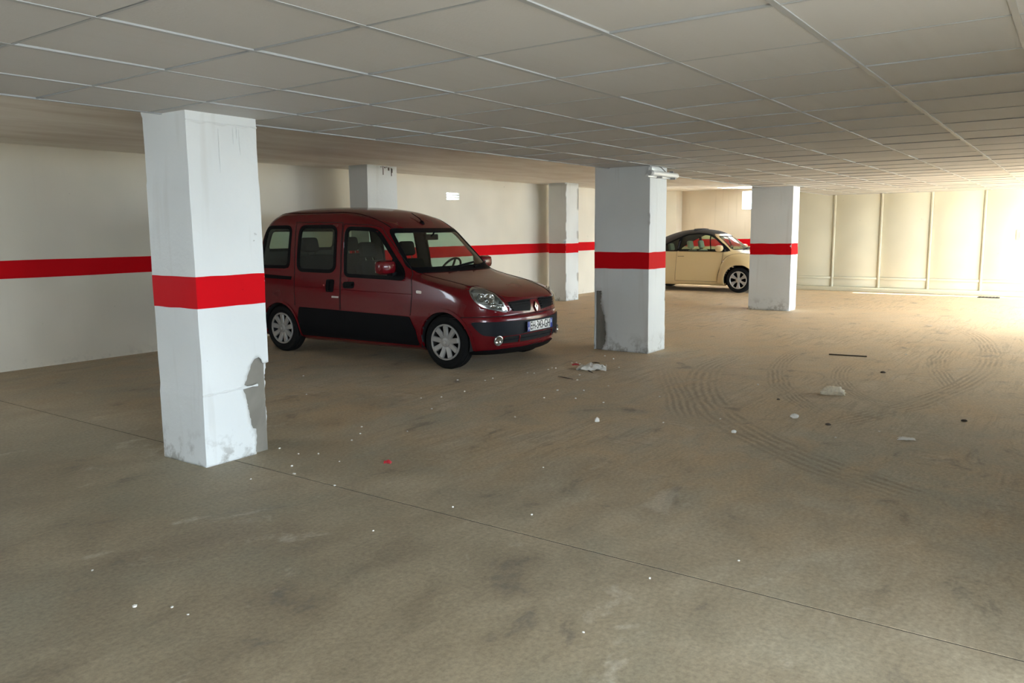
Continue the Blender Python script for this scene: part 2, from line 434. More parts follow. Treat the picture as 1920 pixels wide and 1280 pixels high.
band('painted_band', (-3.0, YW, 0), (18.2, YW, 0), BZ0, BZ1, (0, -1, 0), wl)
y0, y1, z0, z1 = WIN_D
wb = tag(boxes('wall_back', [(BX, BX+0.25, 5.4, y0, -0.2, 2.75), (BX, BX+0.25, y1, 10.4, -0.2, 2.75), (BX, BX+0.25, y0, y1, -0.2, z0), (BX, BX+0.25, y0, y1, z1, 2.75)], 'plaster_beige'), kind='structure')
band('painted_band', (BX, 5.9, 0), (BX, 10.3, 0), BZ0, BZ1, (-1, 0, 0), wb)
# pilaster in the far corner
pl = box('pilaster', 21.2, BX+0.02, 9.34, 10.36, 0, 2.6, 'wall_white', wb)
# right wall with the drive-out and the added window and doorway
a, b = OPEN_A, OPEN_B
e = OPEN_E
wr = tag(boxes('wall_right', [(NX-.2, e[0], -2.0, -1.0, -0.2, 2.7), (e[1], 4.0, -2.0, -1.0, -0.2, 2.7), (e[0], e[1], -2.0, -1.0, e[3], 2.7), (4.0, 4.2, -3.2, -1.0, -0.2, 2.7),
     (4.2, b[0], -3.2, -3.0, -0.2, 2.7), (b[0], b[1], -3.2, -3.0, -0.2, b[2]), (b[0], b[1], -3.2, -3.0, b[3], 2.7),
     (b[1], a[0], -3.2, -3.0, -0.2, 2.7), (4.2, a[0]-0.2, -4.5, -3.2, 2.45, 2.6), (a[0]-0.2, a[0], -3.2, WELL, -0.2, 2.7)], 'block_dark'), kind='structure')  # includes an unseen overhang added to keep direct sun out of the window
wn = tag(boxes('wall_near', [(NX-.2, NX, -2.0, OPEN_C[0], -0.2, 2.7), (NX-.2, NX, OPEN_C[1], YW+.2, -0.2, 2.7), (NX-.2, NX, OPEN_C[0], OPEN_C[1], OPEN_C[3], 2.7)], 'block_dark'), kind='structure')

# --- panelled end wall
we = tag(boxes('wall_end', [(PX, PX+0.2, -9.0, 6.1, -0.2, 2.7), (PX+0.2, BX, 5.9, 6.1, -0.2, 2.7)], 'panel_cream'), kind='structure')
PY = [4.80-1.03*i for i in range(-1, 13)]
for i in range(len(PY)-1):
    ya, yb = PY[i+1]+0.028, PY[i]-0.028
    for zz0, zz1 in ((0.34, 2.46), (0.11, 0.285)):
        box('wall_panel', PX-0.012, PX+0.01, ya+0.006, yb-0.006, zz0, zz1, 'panel_cream', we, 0.004)
for y in PY:
    box('panel_post', PX-0.045, PX+0.01, y-0.028, y+0.012, 0.10, 2.47, 'panel_cream', we, 0.004)
    box('panel_post', PX-0.03, PX+0.01, y+0.014, y+0.028, 0.10, 2.47, 'panel_cream', we, 0.003)
for i in range(len(PY)-1):
    box('panel_rail', PX-0.04, PX+0.01, PY[i+1]+0.03, PY[i]-0.03, 0.285, 0.335, 'panel_cream', we, 0.004)
box('panel_kerb', PX-0.09, PX+0.01, -8.0, 5.9, 0.0, 0.10, 'panel_cream', we, 0.012)

# --- concrete slab above
g = SKY_F
cs = tag(boxes('ceiling_slab', [(-3.2, 17.6, 4.0, YW+0.3, SLAB, 2.75), (-3.2, 4.0, -2.0, 4.0, SLAB, 2.75), (4.0, OPEN_A[0], -3.2, 4.0, SLAB, 2.75),
     (OPEN_A[0], 19.60, WELL, 4.0, SLAB, 2.75), (19.60, 19.74, 3.25, 4.0, SLAB, 2.75), (19.74, 20.3, WELL, 4.0, SLAB, 2.75),  # narrow slot added along the end wall to let a strip of sun in
     (17.6, g[0], 4.0, 10.6, 2.565, 2.80), (g[0], g[1], 4.0, g[2], 2.565, 2.80), (g[0], g[1], g[3], 10.6, 2.565, 2.80), (g[1], 22.0, 4.0, 10.6, 2.565, 2.80)], 'slab_concrete'), kind='structure')

# --- suspended tile ceiling
ce = empty('ceiling'); ce['kind'] = 'structure'
X0, Y0 = 1.518, 2.823
YE = 4.70; XE = 18.95; XS = X0-5*TILE; YS = -2.99
xl = [X0+TILE*i for i in range(-5, 28)]
xl = [x for x in xl if x < XE-0.1]+[XE]
yl = [Y0-TILE*j for j in range(-2, 10)]
yl = [YE]+[y for y in yl if y > YS+0.1]+[YS]
rnd = random.Random(4)
tile_me = {}
def tile_mesh(w, h):
    k = (round(w, 3), round(h, 3))
    if k not in tile_me:
        bm = bmesh.new(); add_box(bm, -w/2, w/2, -h/2, h/2, 0, 0.014, 0.0015)
        me = bpy.data.meshes.new('ceiling_tile'); bm.to_mesh(me); bm.free(); me.materials.append(MATS['tile'])
        tile_me[k] = me
    return tile_me[k]
hidden = []
for j in range(len(yl)-1):
    for i in range(len(xl)-1):
        x0, x1, y1, y0 = xl[i], xl[i+1], yl[j], yl[j+1]
        if x1 > OPEN_A[0] and y1 < WELL+0.05: continue
        if x1 < 4.7 and y1 < -0.95: continue
        vis = y1 > -0.05 and (x1 > 1.1) and y0 > 0.02*x0-0.2
        if not vis: hidden.append((x0, x1, y0, y1)); continue
        o = bpy.data.objects.new('ceiling_tile', tile_mesh(x1-x0-0.019, y1-y0-0.022)); COL.objects.link(o)
        o.parent = ce
        o.location = ((x0+x1)/2+rnd.uniform(-.002, .002), (y0+y1)/2, CEIL+0.0035+rnd.uniform(-0.003, 0.003))
        o.rotation_euler = (rnd.gauss(0, 0.0022), rnd.gauss(0, 0.0022), 0)
bm = bmesh.new()
for x0, x1, y0, y1 in hidden: add_box(bm, x0+.006, x1-.006, y0+.006, y1-.006, CEIL+.002, CEIL+.016)
o = bm_obj('ceiling_tile_field', bm, 'tile', ce); o['kind'] = 'stuff'
for y in yl[1:-1]:
    box('main_runner', (XS if y > -1 else 4.25), (XE if y > WELL else OPEN_A[0]), y-0.012, y+0.012, CEIL-0.0015, CEIL+0.03, 'grid_metal', ce)
for x in xl[1:-1]:
    box('cross_tee', x-0.0065, x+0.0065, (-1.0 if x < 4.3 else YS if x < OPEN_A[0] else WELL), YE, CEIL-0.0005, CEIL+0.03, 'grid_metal', ce)
box('edge_angle', XS, XE, YE-0.004, YE+0.018, CEIL-0.003, CEIL+0.03, 'grid_metal', ce)
box('edge_angle', XE-0.004, XE+0.018, WELL, YE, CEIL-0.003, CEIL+0.03, 'grid_metal', ce)
# ------------------------------------------------------------------ pillars
def disp(p, amp, seed, steps):
    n = noise.noise_vector(Vector((p.x*2.2+seed, p.y*2.2, p.z*1.6)))*amp*1.4+noise.noise_vector(Vector((p.x*9+seed, p.y*9, p.z*8)))*amp*0.5
    return n
def ragged(path, amp=0.012, step=0.014, seed=0.0):
    out = []
    for i in range(len(path)-1):
        a = Vector(path[i]); b = Vector(path[i+1]); k = max(1, int((b-a).length/step))
        for j in range(k):
            q = a.lerp(b, j/k); d = Vector((-(b-a).y, (b-a).x)); d.normalize()
            w = 0 if (i == 0 and j == 0) else noise.noise(Vector((q.x*38+seed, q.y*38, seed)))*amp+noise.noise(Vector((q.x*95+seed, q.y*95, seed)))*amp*.6
            out.append((q.x+d.x*w, q.y+d.y*w))
    out.append(tuple(path[-1]))
    return out
def make_pillar(x, y, wx, wy, zt, label, notch=None, seed=0.0, amp=0.0035, steps=(), step=0.05, lip=None, bandz=(BZ0, BZ1), cap=False, thick=0.012):
    root = empty('pillar', (x+wx/2, y+wy/2, 0), 0, label, 'pillar', 'painted concrete pillars')
    ox, oy = x+wx/2, y+wy/2
    box('core', -wx/2+thick*1.5, wx/2-thick*1.5, -wy/2+thick*1.5, wy/2-thick*1.5, -0.005, zt+0.02, 'core_concrete', root, 0.01)
    hx, hy = wx/2, wy/2
    faces = {'-y': (Vector((0, -hy, 0)), Vector((1, 0, 0)), -hx, hx), '+x': (Vector((hx, 0, 0)), Vector((0, 1, 0)), -hy, hy),
             '+y': (Vector((0, hy, 0)), Vector((-1, 0, 0)), -hx, hx), '-x': (Vector((-hx, 0, 0)), Vector((0, -1, 0)), -hy, hy)}
    def off(z):
        s = 0.0
        for zz, d in steps:
            s += d*max(0, min(1, (zz-z)/0.012+0.5))
        return s
    def place(f, a, z, extra=0.0):
        o, u, a0, a1 = faces[f]; nrm = Vector({'-y': (0, -1, 0), '+x': (1, 0, 0), '+y': (0, 1, 0), '-x': (-1, 0, 0)}[f])
        p = o+u*a+Vector((0, 0, z)); d = disp(p, amp, seed, steps); s = off(z)
        # outward growth in both horizontal directions keeps corners closed
        q = Vector((p.x*(1+s/hx), p.y*(1+s/hy), p.z))+Vector((d.x, d.y, 0))
        if lip and z > zt-lip: q += Vector((math.copysign(0.006, q.x)*(abs(q.x) > hx*.95), math.copysign(0.006, q.y)*(abs(q.y) > hy*.95), 0))
        return q+nrm*extra
    V = []; F = []
    for f, (o, u, a0, a1) in faces.items():
        outl = (notch or {}).get(f) or [(a0, 0.0), (a1, 0.0), (a1, zt), (a0, zt)]
        v2, f2 = tri2d(outl, [], step); s = len(V)
        V += [place(f, a, z) for a, z in v2]; F += [tuple(i+s for i in t) for t in f2]
    bm = bmesh.new(); bv = [bm.verts.new(v) for v in V]
    for t in F:
        try: bm.faces.new([bv[i] for i in t])
        except ValueError: pass
    bmesh.ops.remove_doubles(bm, verts=bm.verts, dist=0.0006)
    me = bpy.data.meshes.new('plaster_coat'); bm.to_mesh(me); bm.free()
    bm = bmesh.new(); bm.from_mesh(me)
    for fc in bm.faces:
        fc.normal_update(); c = fc.calc_center_median()
        if fc.normal.x*c.x/hx+fc.normal.y*c.y/hy < 0: fc.normal_flip()
    bm.to_mesh(me); bm.free()
    o = link_mesh('plaster_coat', me, 'pillar_white', root, 30)
    md = o.modifiers.new('thickness', 'SOLIDIFY'); md.thickness = thick; md.offset = -1
    # painted band, all round
    n = 10; V = []; F = []; N = 0
    for f, (oo, u, a0, a1) in faces.items():
        for i in range(n):
            a = a0+(a1-a0)*i/n; p = oo+u*a
            w0 = noise.noise(Vector((p.x*7+seed, p.y*7, 1.0)))*0.005; w1 = noise.noise(Vector((p.x*7+seed, p.y*7, 5.0)))*0.005
            for k in range(7):
                t = k/6; V.append(place(f, a, bandz[0]+w0+(bandz[1]-bandz[0]+w1-w0)*t, 0.0015))
            N += 1
    for i in range(N):
        for k in range(6): F.append((i*7+k, ((i+1) % N)*7+k, ((i+1) % N)*7+k+1, i*7+k+1))
    ob = mesh_obj('painted_band', V, F, 'band_red', root, 30)
    return root, place
ZT = CEIL+0.05
# near pillar: plaster broken away at the lower right corner
hx, hy = 0.506/2, 0.464/2
px = lambda X: X-(2.895+hx)
n1 = [(-hx, 0.0), (px(3.262), 0.0)]+ragged([(px(3.262), 0.012), (px(3.268), 0.175), (px(3.245), 0.18), (px(3.218), 0.30), (px(3.196), 0.43), (px(3.184), 0.455),
      (px(3.226), 0.468), (px(3.200), 0.485), (px(3.225), 0.53), (px(3.258), 0.605), (px(3.275), 0.632), (px(3.30), 0.652), (px(3.325), 0.655), (px(3.345), 0.635), (px(3.356), 0.612), (hx, 0.612)], 0.007, 0.010, 2.0)+[(hx, ZT), (-hx, ZT)]
n2 = [(-hy, 0.612)]+ragged([(-hy+0.03, 0.60), (-hy+0.07, 0.40), (-hy+0.06, 0.2), (-hy+0.09, 0.0)], 0.01, 0.014, 5.0)+[(hy, 0.0), (hy, ZT), (-hy, ZT)]
P1, pl1 = make_pillar(2.895, 4.458, 0.506, 0.464, ZT, 'large white pillar nearest the camera, plaster broken off its lower right corner', {'-y': n1, '+x': n2}, 1.0,
            steps=((0.475, 0.005), (1.80, 0.004)), step=0.028, lip=0.05)
# trowel drips and ridges under the ceiling of the near pillar
for k, (a, zt_, zb) in enumerate(((-0.03, 2.13, 1.86), (0.075, 2.15, 2.04), (0.12, 2.14, 1.98), (0.10, 2.16, 2.08))):
    tube('plaster_drip', [pl1('-y', a, zt_, 0.0), pl1('-y', a+.002, (zt_+zb)/2, 0.002), pl1('-y', a+.004, zb, 0.0)], [0.002, 0.005, 0.0025], 'pillar_white', P1, 6)
tube('plaster_ridge', [pl1('-y', -hx+i*0.0506, 2.165-0.004*(i % 3), 0.0) for i in range(11)], [0.005+0.003*((i*7) % 3) for i in range(11)], 'pillar_white', P1, 6)
tube('plaster_ridge', [pl1('-y', -hx+i*0.04, 0.462+0.008*i/10, 0.0) for i in range(11)], [0.004+0.003*((i*5) % 3) for i in range(11)], 'pillar_white', P1, 6)
# middle pillar: broken plaster at the lower left
hx, hy = 0.467/2, 0.736/2
n3 = [(-hy, ZT), (-hy, 0.735)]+ragged([(-hy+0.002, 0.735), (-hy+0.095, 0.737), (-hy+0.10, 0.70), (-hy+0.088, 0.62), (-hy+0.105, 0.50), (-hy+0.14, 0.42), (-hy+0.15, 0.28), (-hy+0.165, 0.20), (-hy+0.15, 0.10), (-hy+0.11, 0.012)], 0.014, 0.014, 9.0)+[(-hy+0.11, 0.0), (hy, 0.0), (hy, ZT)]
P2, pl2 = make_pillar(8.68, 4.161, 0.467, 0.736, ZT, 'pillar right of the red van, with a lamp at its top and a grey bare patch', {'-x': n3}, 4.0, steps=((0.30, 0.003),), step=0.045)
P3, pl3 = make_pillar(14.57, 4.205, 0.397, 0.747, ZT, 'pillar standing in front of the cream car', None, 7.0, step=0.09)
P4, pl4 = make_pillar(14.40, 8.82, 0.52, 0.42, SLAB+0.02, 'slim pillar against the left wall between van nose and middle pillar', None, 11.0, step=0.09)
P5, pl5 = make_pillar(8.52, 8.64, 0.63, 0.38, SLAB+0.02, 'pillar behind the van roof with dark drips at its top', None, 15.0, step=0.09)
simple('drip_dark', (0.10, 0.07, 0.055), 0.8)
for a, zt_, zb, w in ((0.02, 2.47, 2.34, .006), (0.06, 2.46, 2.44, .012), (0.14, 2.455, 2.41, .014), (0.20, 2.45, 2.33, .006), (0.10, 2.462, 2.45, .010), (-0.02, 2.46, 2.45, 0.01), (0.21, 2.44, 2.38, .01)):
    box('stain', a-w, a+w, -0.1935, -0.186, zb, zt_, 'drip_dark', P5)

# fluorescent fitting on the middle pillar
simple('tube_white', (0.88, 0.90, 0.88), 0.18); simple('fitting_grey', (0.42, 0.43, 0.43), 0.35); simple('cable_grey', (0.30, 0.28, 0.26), 0.6)
lamp = empty('tube_lamp', (8.90, 4.10, 2.13), 0, 'white tube lamp fixed across the top of the middle pillar', 'lamp')
lathe('tube', [(0.0, -0.35), (0.028, -0.35), (0.03, -0.34), (0.03, 0.34), (0.028, 0.35), (0.0, 0.35)], 'tube_white', lamp, 20, 'x', (0.0, -0.01, 0.0))
lathe('end_cap', [(0.0, -0.385), (0.028, -0.385), (0.034, -0.37), (0.034, -0.33), (0.0, -0.33)], 'fitting_grey', lamp, 20, 'x', (0, -0.01, 0))
lathe('end_cap', [(0.0, 0.385), (0.026, 0.385), (0.032, 0.37), (0.032, 0.34), (0.0, 0.34)], 'tube_white', lamp, 20, 'x', (0, -0.01, 0))
box('base_strip', -0.36, 0.36, 0.015, 0.052, -0.045, -0.015, 'tube_white', lamp, 0.004)
box('mount_plate', -0.26, -0.06, 0.02, 0.062, 0.032, 0.075, 'tube_white', lamp, 0.004)
for xx in (-0.12, 0.26):
    box('clip', xx-0.012, xx+0.012, -0.05, 0.03, -0.052, -0.03, 'fitting_grey', lamp, 0.003)
box('clip', 0.25, 0.27, -0.02, 0.03, 0.025, 0.05, 'fitting_grey', lamp, 0.003)
tube('cable', [(-0.05, 0.03, 0.09), (-0.045, 0.0, 0.075), (-0.01, -0.02, 0.045), (0.03, -0.02, 0.03)], 0.006, 'cable_grey', lamp, 6)

# three lit ventilation slots in the left wall
vg = empty('ventilation_grille', (11.61, YW, 2.137), 0, 'white slotted air vent high on the left wall above the van', 'vent')
simple('vent_white', (0.92, 0.92, 0.88), 0.35)
for k in (-1, 1):
    box('vent_slat', -0.19, 0.19, -0.004, 0.19, k*0.024-0.007, k*0.024+0.007, 'vent_white', vg, 0.002)
for x in (-0.186, 0.186):
    box('vent_jamb', x-0.005, x+0.005, -0.004, 0.19, -0.065, 0.065, 'vent_white', vg, 0.002)
# ------------------------------------------------------------------ car toolkit
def pchip(xs, ys, x):
    n = len(xs)
    h = [xs[i+1]-xs[i] for i in range(n-1)]; d = [(ys[i+1]-ys[i])/h[i] for i in range(n-1)]
    m = [0]*n
    for i in range(1, n-1):
        if d[i-1]*d[i] > 0:
            w1 = 2*h[i]+h[i-1]; w2 = h[i]+2*h[i-1]; m[i] = (w1+w2)/(w1/d[i-1]+w2/d[i])
    m[0], m[-1] = d[0], d[-1]
    i = 0
    while i < n-2 and x > xs[i+1]: i += 1
    t = (x-xs[i])/h[i]; t2 = t*t; t3 = t2*t
    return (2*t3-3*t2+1)*ys[i]+(t3-2*t2+t)*h[i]*m[i]+(-2*t3+3*t2)*ys[i+1]+(t3-t2)*h[i]*m[i+1]
def car_shell(levels, sub, nside, nf, nr):
    """stack of plan contours. level = (z, x_front, half width, front length, front power, x_rear, rear length, rear power).
    returns verts, faces of both sides plus the flat underside"""
    K = len(levels); rows = []
    idx = []
    for k in range(K-1):
        for j in range(sub[k] if isinstance(sub, (list, tuple)) else sub): idx.append(k+j/(sub[k] if isinstance(sub, (list, tuple)) else sub))
    idx.append(K-1)
    ks = list(range(K)); cols = list(zip(*levels))
    for u in idx:
        z, xf, w, af, pf, xr, ar, pr = [pchip(ks, c, u) for c in cols]
        row = []
        for i in range(nr):                      # rear centre -> rear corner (right side y<0)
            th = pi/2*(1-i/nr)
            row.append((xr+ar-ar*sin(th)**(2/pr), -w*max(cos(th), 0)**(2/pr), z))
        for i in range(nside+1):
            row.append((xr+ar+(xf-af-xr-ar)*i/nside, -w, z))
        for i in range(1, nf+1):
            th = pi/2*i/nf
            row.append((xf-af+af*sin(th)**(2/pf), -w*max(cos(th), 0)**(2/pf), z))
        rows.append(row)
    n = len(rows[0]); V = []; F = []
    for row in rows:
        V += [Vector(p) for p in row]
    R = len(rows)
    for r in range(R-1):
        for i in range(n-1): F.append((r*n+i, r*n+i+1, (r+1)*n+i+1, (r+1)*n+i))
    m = len(V)
    V += [Vector((v.x, -v.y, v.z)) for v in V]
    F += [tuple(m+i for i in f[::-1]) for f in F]
    return V, F, rows
def weld(V, F):
    bm = bmesh.new(); bv = [bm.verts.new(v) for v in V]
    for f in F:
        try: bm.faces.new([bv[i] for i in f])
        except ValueError: pass
    bmesh.ops.remove_doubles(bm, verts=bm.verts, dist=1e-4)
    bmesh.ops.dissolve_degenerate(bm, edges=bm.edges, dist=1e-5)
    bmesh.ops.recalc_face_normals(bm, faces=bm.faces)
    bm.verts.ensure_lookup_table(); bm.faces.ensure_lookup_table()
    top = max(bm.faces, key=lambda f: f.calc_center_median().z)
    if top.normal.z < 0: bmesh.ops.reverse_faces(bm, faces=bm.faces)
    return bm
class Skin:
    """body surface to which panels, lamps and trim are fitted"""
    def __init__(s, bm): s.b = BVHTree.FromBMesh(bm)
    def hit(s, o, d):
        h = s.b.ray_cast(o, d)
        if h[0] is None:
            h = s.b.find_nearest(o+d*1.6)
            return h[0], h[1]
        n = h[1]
        if n.dot(d) > 0: n = -n
        return h[0], n
    def panel(s, name, outer, frame, off, thick, mat, parent, step=0.03, holes=(), smooth=40, offf=None):
        """frame: ('side',sgn) outline in (x,z); ('front',) in (y,z); ('rear',); ('top',) in (x,y); ('dir', u, d) outline in (u,z)"""
        V2, F = tri2d(outer, list(holes), step); P = []; N = []
        for a, b in V2:
            h, n = s.at(frame, a, b)
            if offf: h = h+n*offf(a, b)
            P.append(h); N.append(n)
        if frame[0] == 'side' and frame[1] > 0 or frame[0] == 'rear': F = [f[::-1] for f in F]
        return shell(name, P, N, F, off, thick, mat, parent, smooth)
    def at(s, frame, a, b):
        k = frame[0]
        if k == 'side': return s.hit(Vector((a, frame[1]*2.5, b)), Vector((0, -frame[1], 0)))
        if k == 'front': return s.hit(Vector((3.0, a, b)), Vector((-1, 0, 0)))
        if k == 'rear': return s.hit(Vector((-6.0, a, b)), Vector((1, 0, 0)))
        if k == 'top': return s.hit(Vector((a, b, 3.0)), Vector((0, 0, -1)))
        if k == 'rad':                          # a = angle * 0.6 round the nose, b = z
            d = Vector((-cos(a/0.6), -sin(a/0.6), 0)); return s.hit(Vector((frame[1], 0, b))-d*3.0, d)
        u, d = frame[1], frame[2]
        return s.hit(u*a+Vector((0, 0, b))-d*3.0, d)
    def line(s, name, pts, frame, r, mat, parent, step=0.04, off=0.0, closed=False):
        q = []
        P = list(pts)+([pts[0]] if closed else [])
        for i in range(len(P)-1):
            a = Vector(P[i]); b = Vector(P[i+1]); k = max(1, int((b-a).length/step))
            for j in range(k): q.append(a.lerp(b, j/k))
        if not closed: q.append(Vector(P[-1]))
        o = []
        for a, b in q:
            h, n = s.at(frame, a, b); o.append(h+n*off)
        return tube(name, o, r, mat, parent, 6, closed)
def cut_faces(bm, tests):
    dead = []
    for f in bm.faces:
        c = f.calc_center_median()
        if any(t(c) for t in tests): dead.append(f)
    bmesh.ops.delete(bm, geom=dead, context='FACES')
def disc2(cx, cz, r, n=48, a0=0.0, a1=2*pi):
    return [(cx+r*cos(a0+(a1-a0)*i/n), cz+r*sin(a0+(a1-a0)*i/n)) for i in range(n)]
def text_mesh(name, body, size, mat, parent, mtx, xscale=1.0, bold=0.0, depth=0.001):
    cu = bpy.data.curves.new(name, 'FONT'); cu.body = body; cu.size = size; cu.align_x = 'CENTER'; cu.align_y = 'CENTER'
    cu.extrude = depth; cu.offset = bold
    ob = bpy.data.objects.new(name, cu); COL.objects.link(ob)
    dg = bpy.context.evaluated_depsgraph_get(); me = bpy.data.meshes.new_from_object(ob.evaluated_get(dg))
    bpy.data.objects.remove(ob)
    for v in me.vertices: v.co = mtx @ Vector((v.co.x*xscale, v.co.y, v.co.z))
    return link_mesh(name, me, mat, parent)

# car materials
def paint(name, col, rough=0.28, coat=1.0):
    t = NT(name); p = t.obj(); f = t.noise(p, 260.0, 0.0); d = t.noise(p, 3.0, 2.0, 0.6)
    c = t.mix(t.math('MULTIPLY', f, 0.25), col, tuple(min(1, x*1.35+0.004) for x in col))
    b = t.bsdf(c, t.ramp(d, [(0.3, rough), (0.7, rough+0.06)]), Coat_Weight=coat, Coat_Roughness=0.04, Specular_IOR_Level=0.3)
    MATS[name] = t.m
paint('paint_red', (0.125, 0.002, 0.006), 0.22, 0.38); paint('paint_cream', (0.60, 0.45, 0.235), 0.35, 0.5)
def glass(name, tint):
    t = NT(name); tr = t.n('BsdfTransparent', {'Color': tint}); gl = t.n('BsdfGlossy', {'Color': (1, 1, 1), 'Roughness': 0.015})
    fr = t.n('Fresnel', {'IOR': 1.5}); nz = t.noise(t.obj(), 4.0); bk = t.n('NewGeometry').outputs['Backfacing']
    mx = t.n('MixShader', {0: t.math('MULTIPLY', t.math('ADD', fr.outputs[0], t.math('MULTIPLY', nz, 0.01)), t.math('SUBTRACT', 1.0, bk)), 1: tr.outputs[0], 2: gl.outputs[0]})
    t.t.links.new(mx.outputs[0], t.out.inputs[0]); MATS[name] = t.m
glass('glass_van', (0.79, 0.865, 0.82)); glass('glass_cream', (0.80, 0.86, 0.78)); glass('lens_clear', (0.93, 0.94, 0.93))
simple('rubber', (0.008, 0.008, 0.008), 0.8, Specular_IOR_Level=0.2); simple('trim_black', (0.007, 0.007, 0.008), 0.6, Specular_IOR_Level=0.1); simple('trim_bumper', (0.012, 0.014, 0.018), 0.5, Specular_IOR_Level=0.15)
simple('under_black', (0.006, 0.006, 0.006), 0.9); simple('seat_dark', (0.012, 0.012, 0.013), 0.9, Specular_IOR_Level=0.15); simple('dash_dark', (0.02, 0.02, 0.022), 0.6); simple('lining_grey', (0.035, 0.035, 0.036), 0.85)
simple('hub_grey', (0.38, 0.37, 0.35), 0.4, 0.35); simple('hub_silver', (0.50, 0.48, 0.45), 0.32, 0.6); simple('chrome', (0.75, 0.75, 0.75), 0.12, 1.0); simple('lamp_reflector', (0.50, 0.51, 0.50), 0.22, 0.9)
simple('lamp_smoke', (0.50, 0.49, 0.46), 0.4, 0.3); simple('plate_white', (0.80, 0.80, 0.78), 0.4); simple('plate_blue', (0.01, 0.035, 0.30), 0.4); simple('plate_black', (0.012, 0.012, 0.014), 0.5); simple('plate_pale', (0.35, 0.45, 0.75), 0.5)
simple('seam_dark', (0.008, 0.002, 0.003), 0.8); simple('seam_brown', (0.16, 0.12, 0.07), 0.8); simple('seat_cream', (0.42, 0.44, 0.36), 0.8); simple('fabric_dark', (0.035, 0.028, 0.022), 0.9); simple('orange_lens', (0.75, 0.66, 0.60), 0.3); simple('badge_silver', (0.55, 0.52, 0.52), 0.3, 0.6)
simple('tail_red', (0.45, 0.02, 0.02), 0.3)

def make_wheel(parent, x, y, z, R, w, side, rim_r, spokes, mat_rim, style):
    """wheel at hub (x, y, z); its outer face looks towards side (-1 right, +1 left)"""
    e = bpy.data.objects.new('wheel', None); COL.objects.link(e); e.parent = parent; e.location = (x, y, z)
    if side > 0: e.rotation_euler = (0, 0, pi)
    h = w/2
    lathe('tyre', [(rim_r*.96, -h+.02), (rim_r+.01, -h+.008), (R*.80, -h-.004), (R*.93, -h+.008), (R*.985, -h+.03), (R, -h+.06), (R, h-.06), (R*.985, h-.03), (R*.93, h-.008), (R*.8, h+.004), (rim_r, h-.01), (rim_r*.96, h-.02)], 'rubber', e, 56)
    # tread grooves
    for yy in (-0.035, 0.0, 0.035):
        lathe('tread_rib', [(R-0.004, yy-0.012), (R+0.003, yy-0.011), (R+0.003, yy+0.011), (R-0.004, yy+0.012)], 'rubber', e, 56)
    lathe('rim_barrel', [(rim_r*.97, -h+.014), (rim_r*.90, -h+.02), (rim_r*.86, -h+.06), (rim_r*.84, h-.03), (0, h-.03)], 'under_black', e, 40)
    lathe('rim_lip', [(rim_r*.90, -h+.016), (rim_r*.905, -h+.004), (rim_r*.95, -h-.002), (rim_r*1.0, -h+.002), (rim_r*1.005, -h+.014)], mat_rim, e, 56)
    # spokes as solid tapered bars
    for k in range(spokes):
        a = 2*pi*k/spokes+pi/2
        if style == 'cap': prof = [(rim_r*.20, rim_r*.155), (rim_r*.55, rim_r*.15), (rim_r*.86, rim_r*.16), (rim_r*.92, rim_r*.12)]
        else: prof = [(rim_r*.22, rim_r*.13), (rim_r*.5, rim_r*.14), (rim_r*.75, rim_r*.20), (rim_r*.93, rim_r*.34)]
        dep = [-h+.012, -h+.004, -h-.004, -h+.004] if style == 'cap' else [-h+.02, -h+.012, -h+.006, -h+.006]
        vs = []; ca, sa = cos(a), sin(a)
        for (r, hw), d in zip(prof, dep):
            for t, dd in ((-1, .012), (-.72, 0), (.72, 0), (1, .012)):
                px_, pz_ = r*ca-t*hw*sa, r*sa+t*hw*ca
                vs.append((px_, d+dd, pz_))
        fs = []
        for i in range(len(prof)-1):
            for j in range(3): fs.append((i*4+j, i*4+j+1, (i+1)*4+j+1, (i+1)*4+j))
        n = len(vs); vs += [(v[0]*.985, v[1]+0.014, v[2]*.985) for v in vs]
        fs += [tuple(i+n for i in f[::-1]) for f in fs]
        for i in range(len(prof)-1): fs += [(i*4, (i+1)*4, n+(i+1)*4, n+i*4), (i*4+3, n+i*4+3, n+(i+1)*4+3, (i+1)*4+3)]
        m = len(prof)-1; fs += [(m*4+j, m*4+j+1, n+m*4+j+1, n+m*4+j) for j in range(3)]
        mesh_obj('spoke', vs, fs, mat_rim, e, 35)
    lathe('hub_cap', [(0.0, -h-.006), (rim_r*.10, -h-.006), (rim_r*.11, -h-.002), (rim_r*.22, -h-.002), (rim_r*.27, -h+.004), (rim_r*.28, -h+.03)], mat_rim, e, 32)
    lathe('hub_badge', [(0.0, -h-.009), (rim_r*.075, -h-.009), (rim_r*.09, -h-.005)], 'lamp_smoke', e, 20)
    return e
def arch(bm_list, parent, skin, x, z, r, side, mat, lip):
    """dark wheel housing plus the arch lip"""
    vs = []; fs = []; n = 24
    for i in range(n+1):
        a = -0.25+(pi+0.5)*i/n
        for yy in (side*0.30, side*0.80): vs.append((x+r*cos(a), yy, z+r*sin(a)))
    for i in range(n): fs.append((i*2, i*2+1, i*2+3, i*2+2))
    o = mesh_obj('wheel_housing', vs, fs, 'under_black', parent, 60)
    outer = [(x+(r+lip)*cos(a), z+(r+lip)*sin(a)) for a in [(-0.22+(pi+0.44)*i/36) for i in range(37)]]
    inner = [(x+(r-0.004)*cos(a), z+(r-0.004)*sin(a)) for a in [(-0.22+(pi+0.44)*i/36) for i in range(37)]][::-1]
    skin.panel('arch_lip', outer+inner, ('side', side), 0.008, 0.03, mat, parent, 0.03)
def mirror_y(o, name=None):
    """mirrored copy of a part for the other side of the car"""
    c = o.copy(); c.data = o.data.copy()
    for v in c.data.vertices: v.co.y = -v.co.y
    c.data.flip_normals(); COL.objects.link(c); c.parent = o.parent
    return c
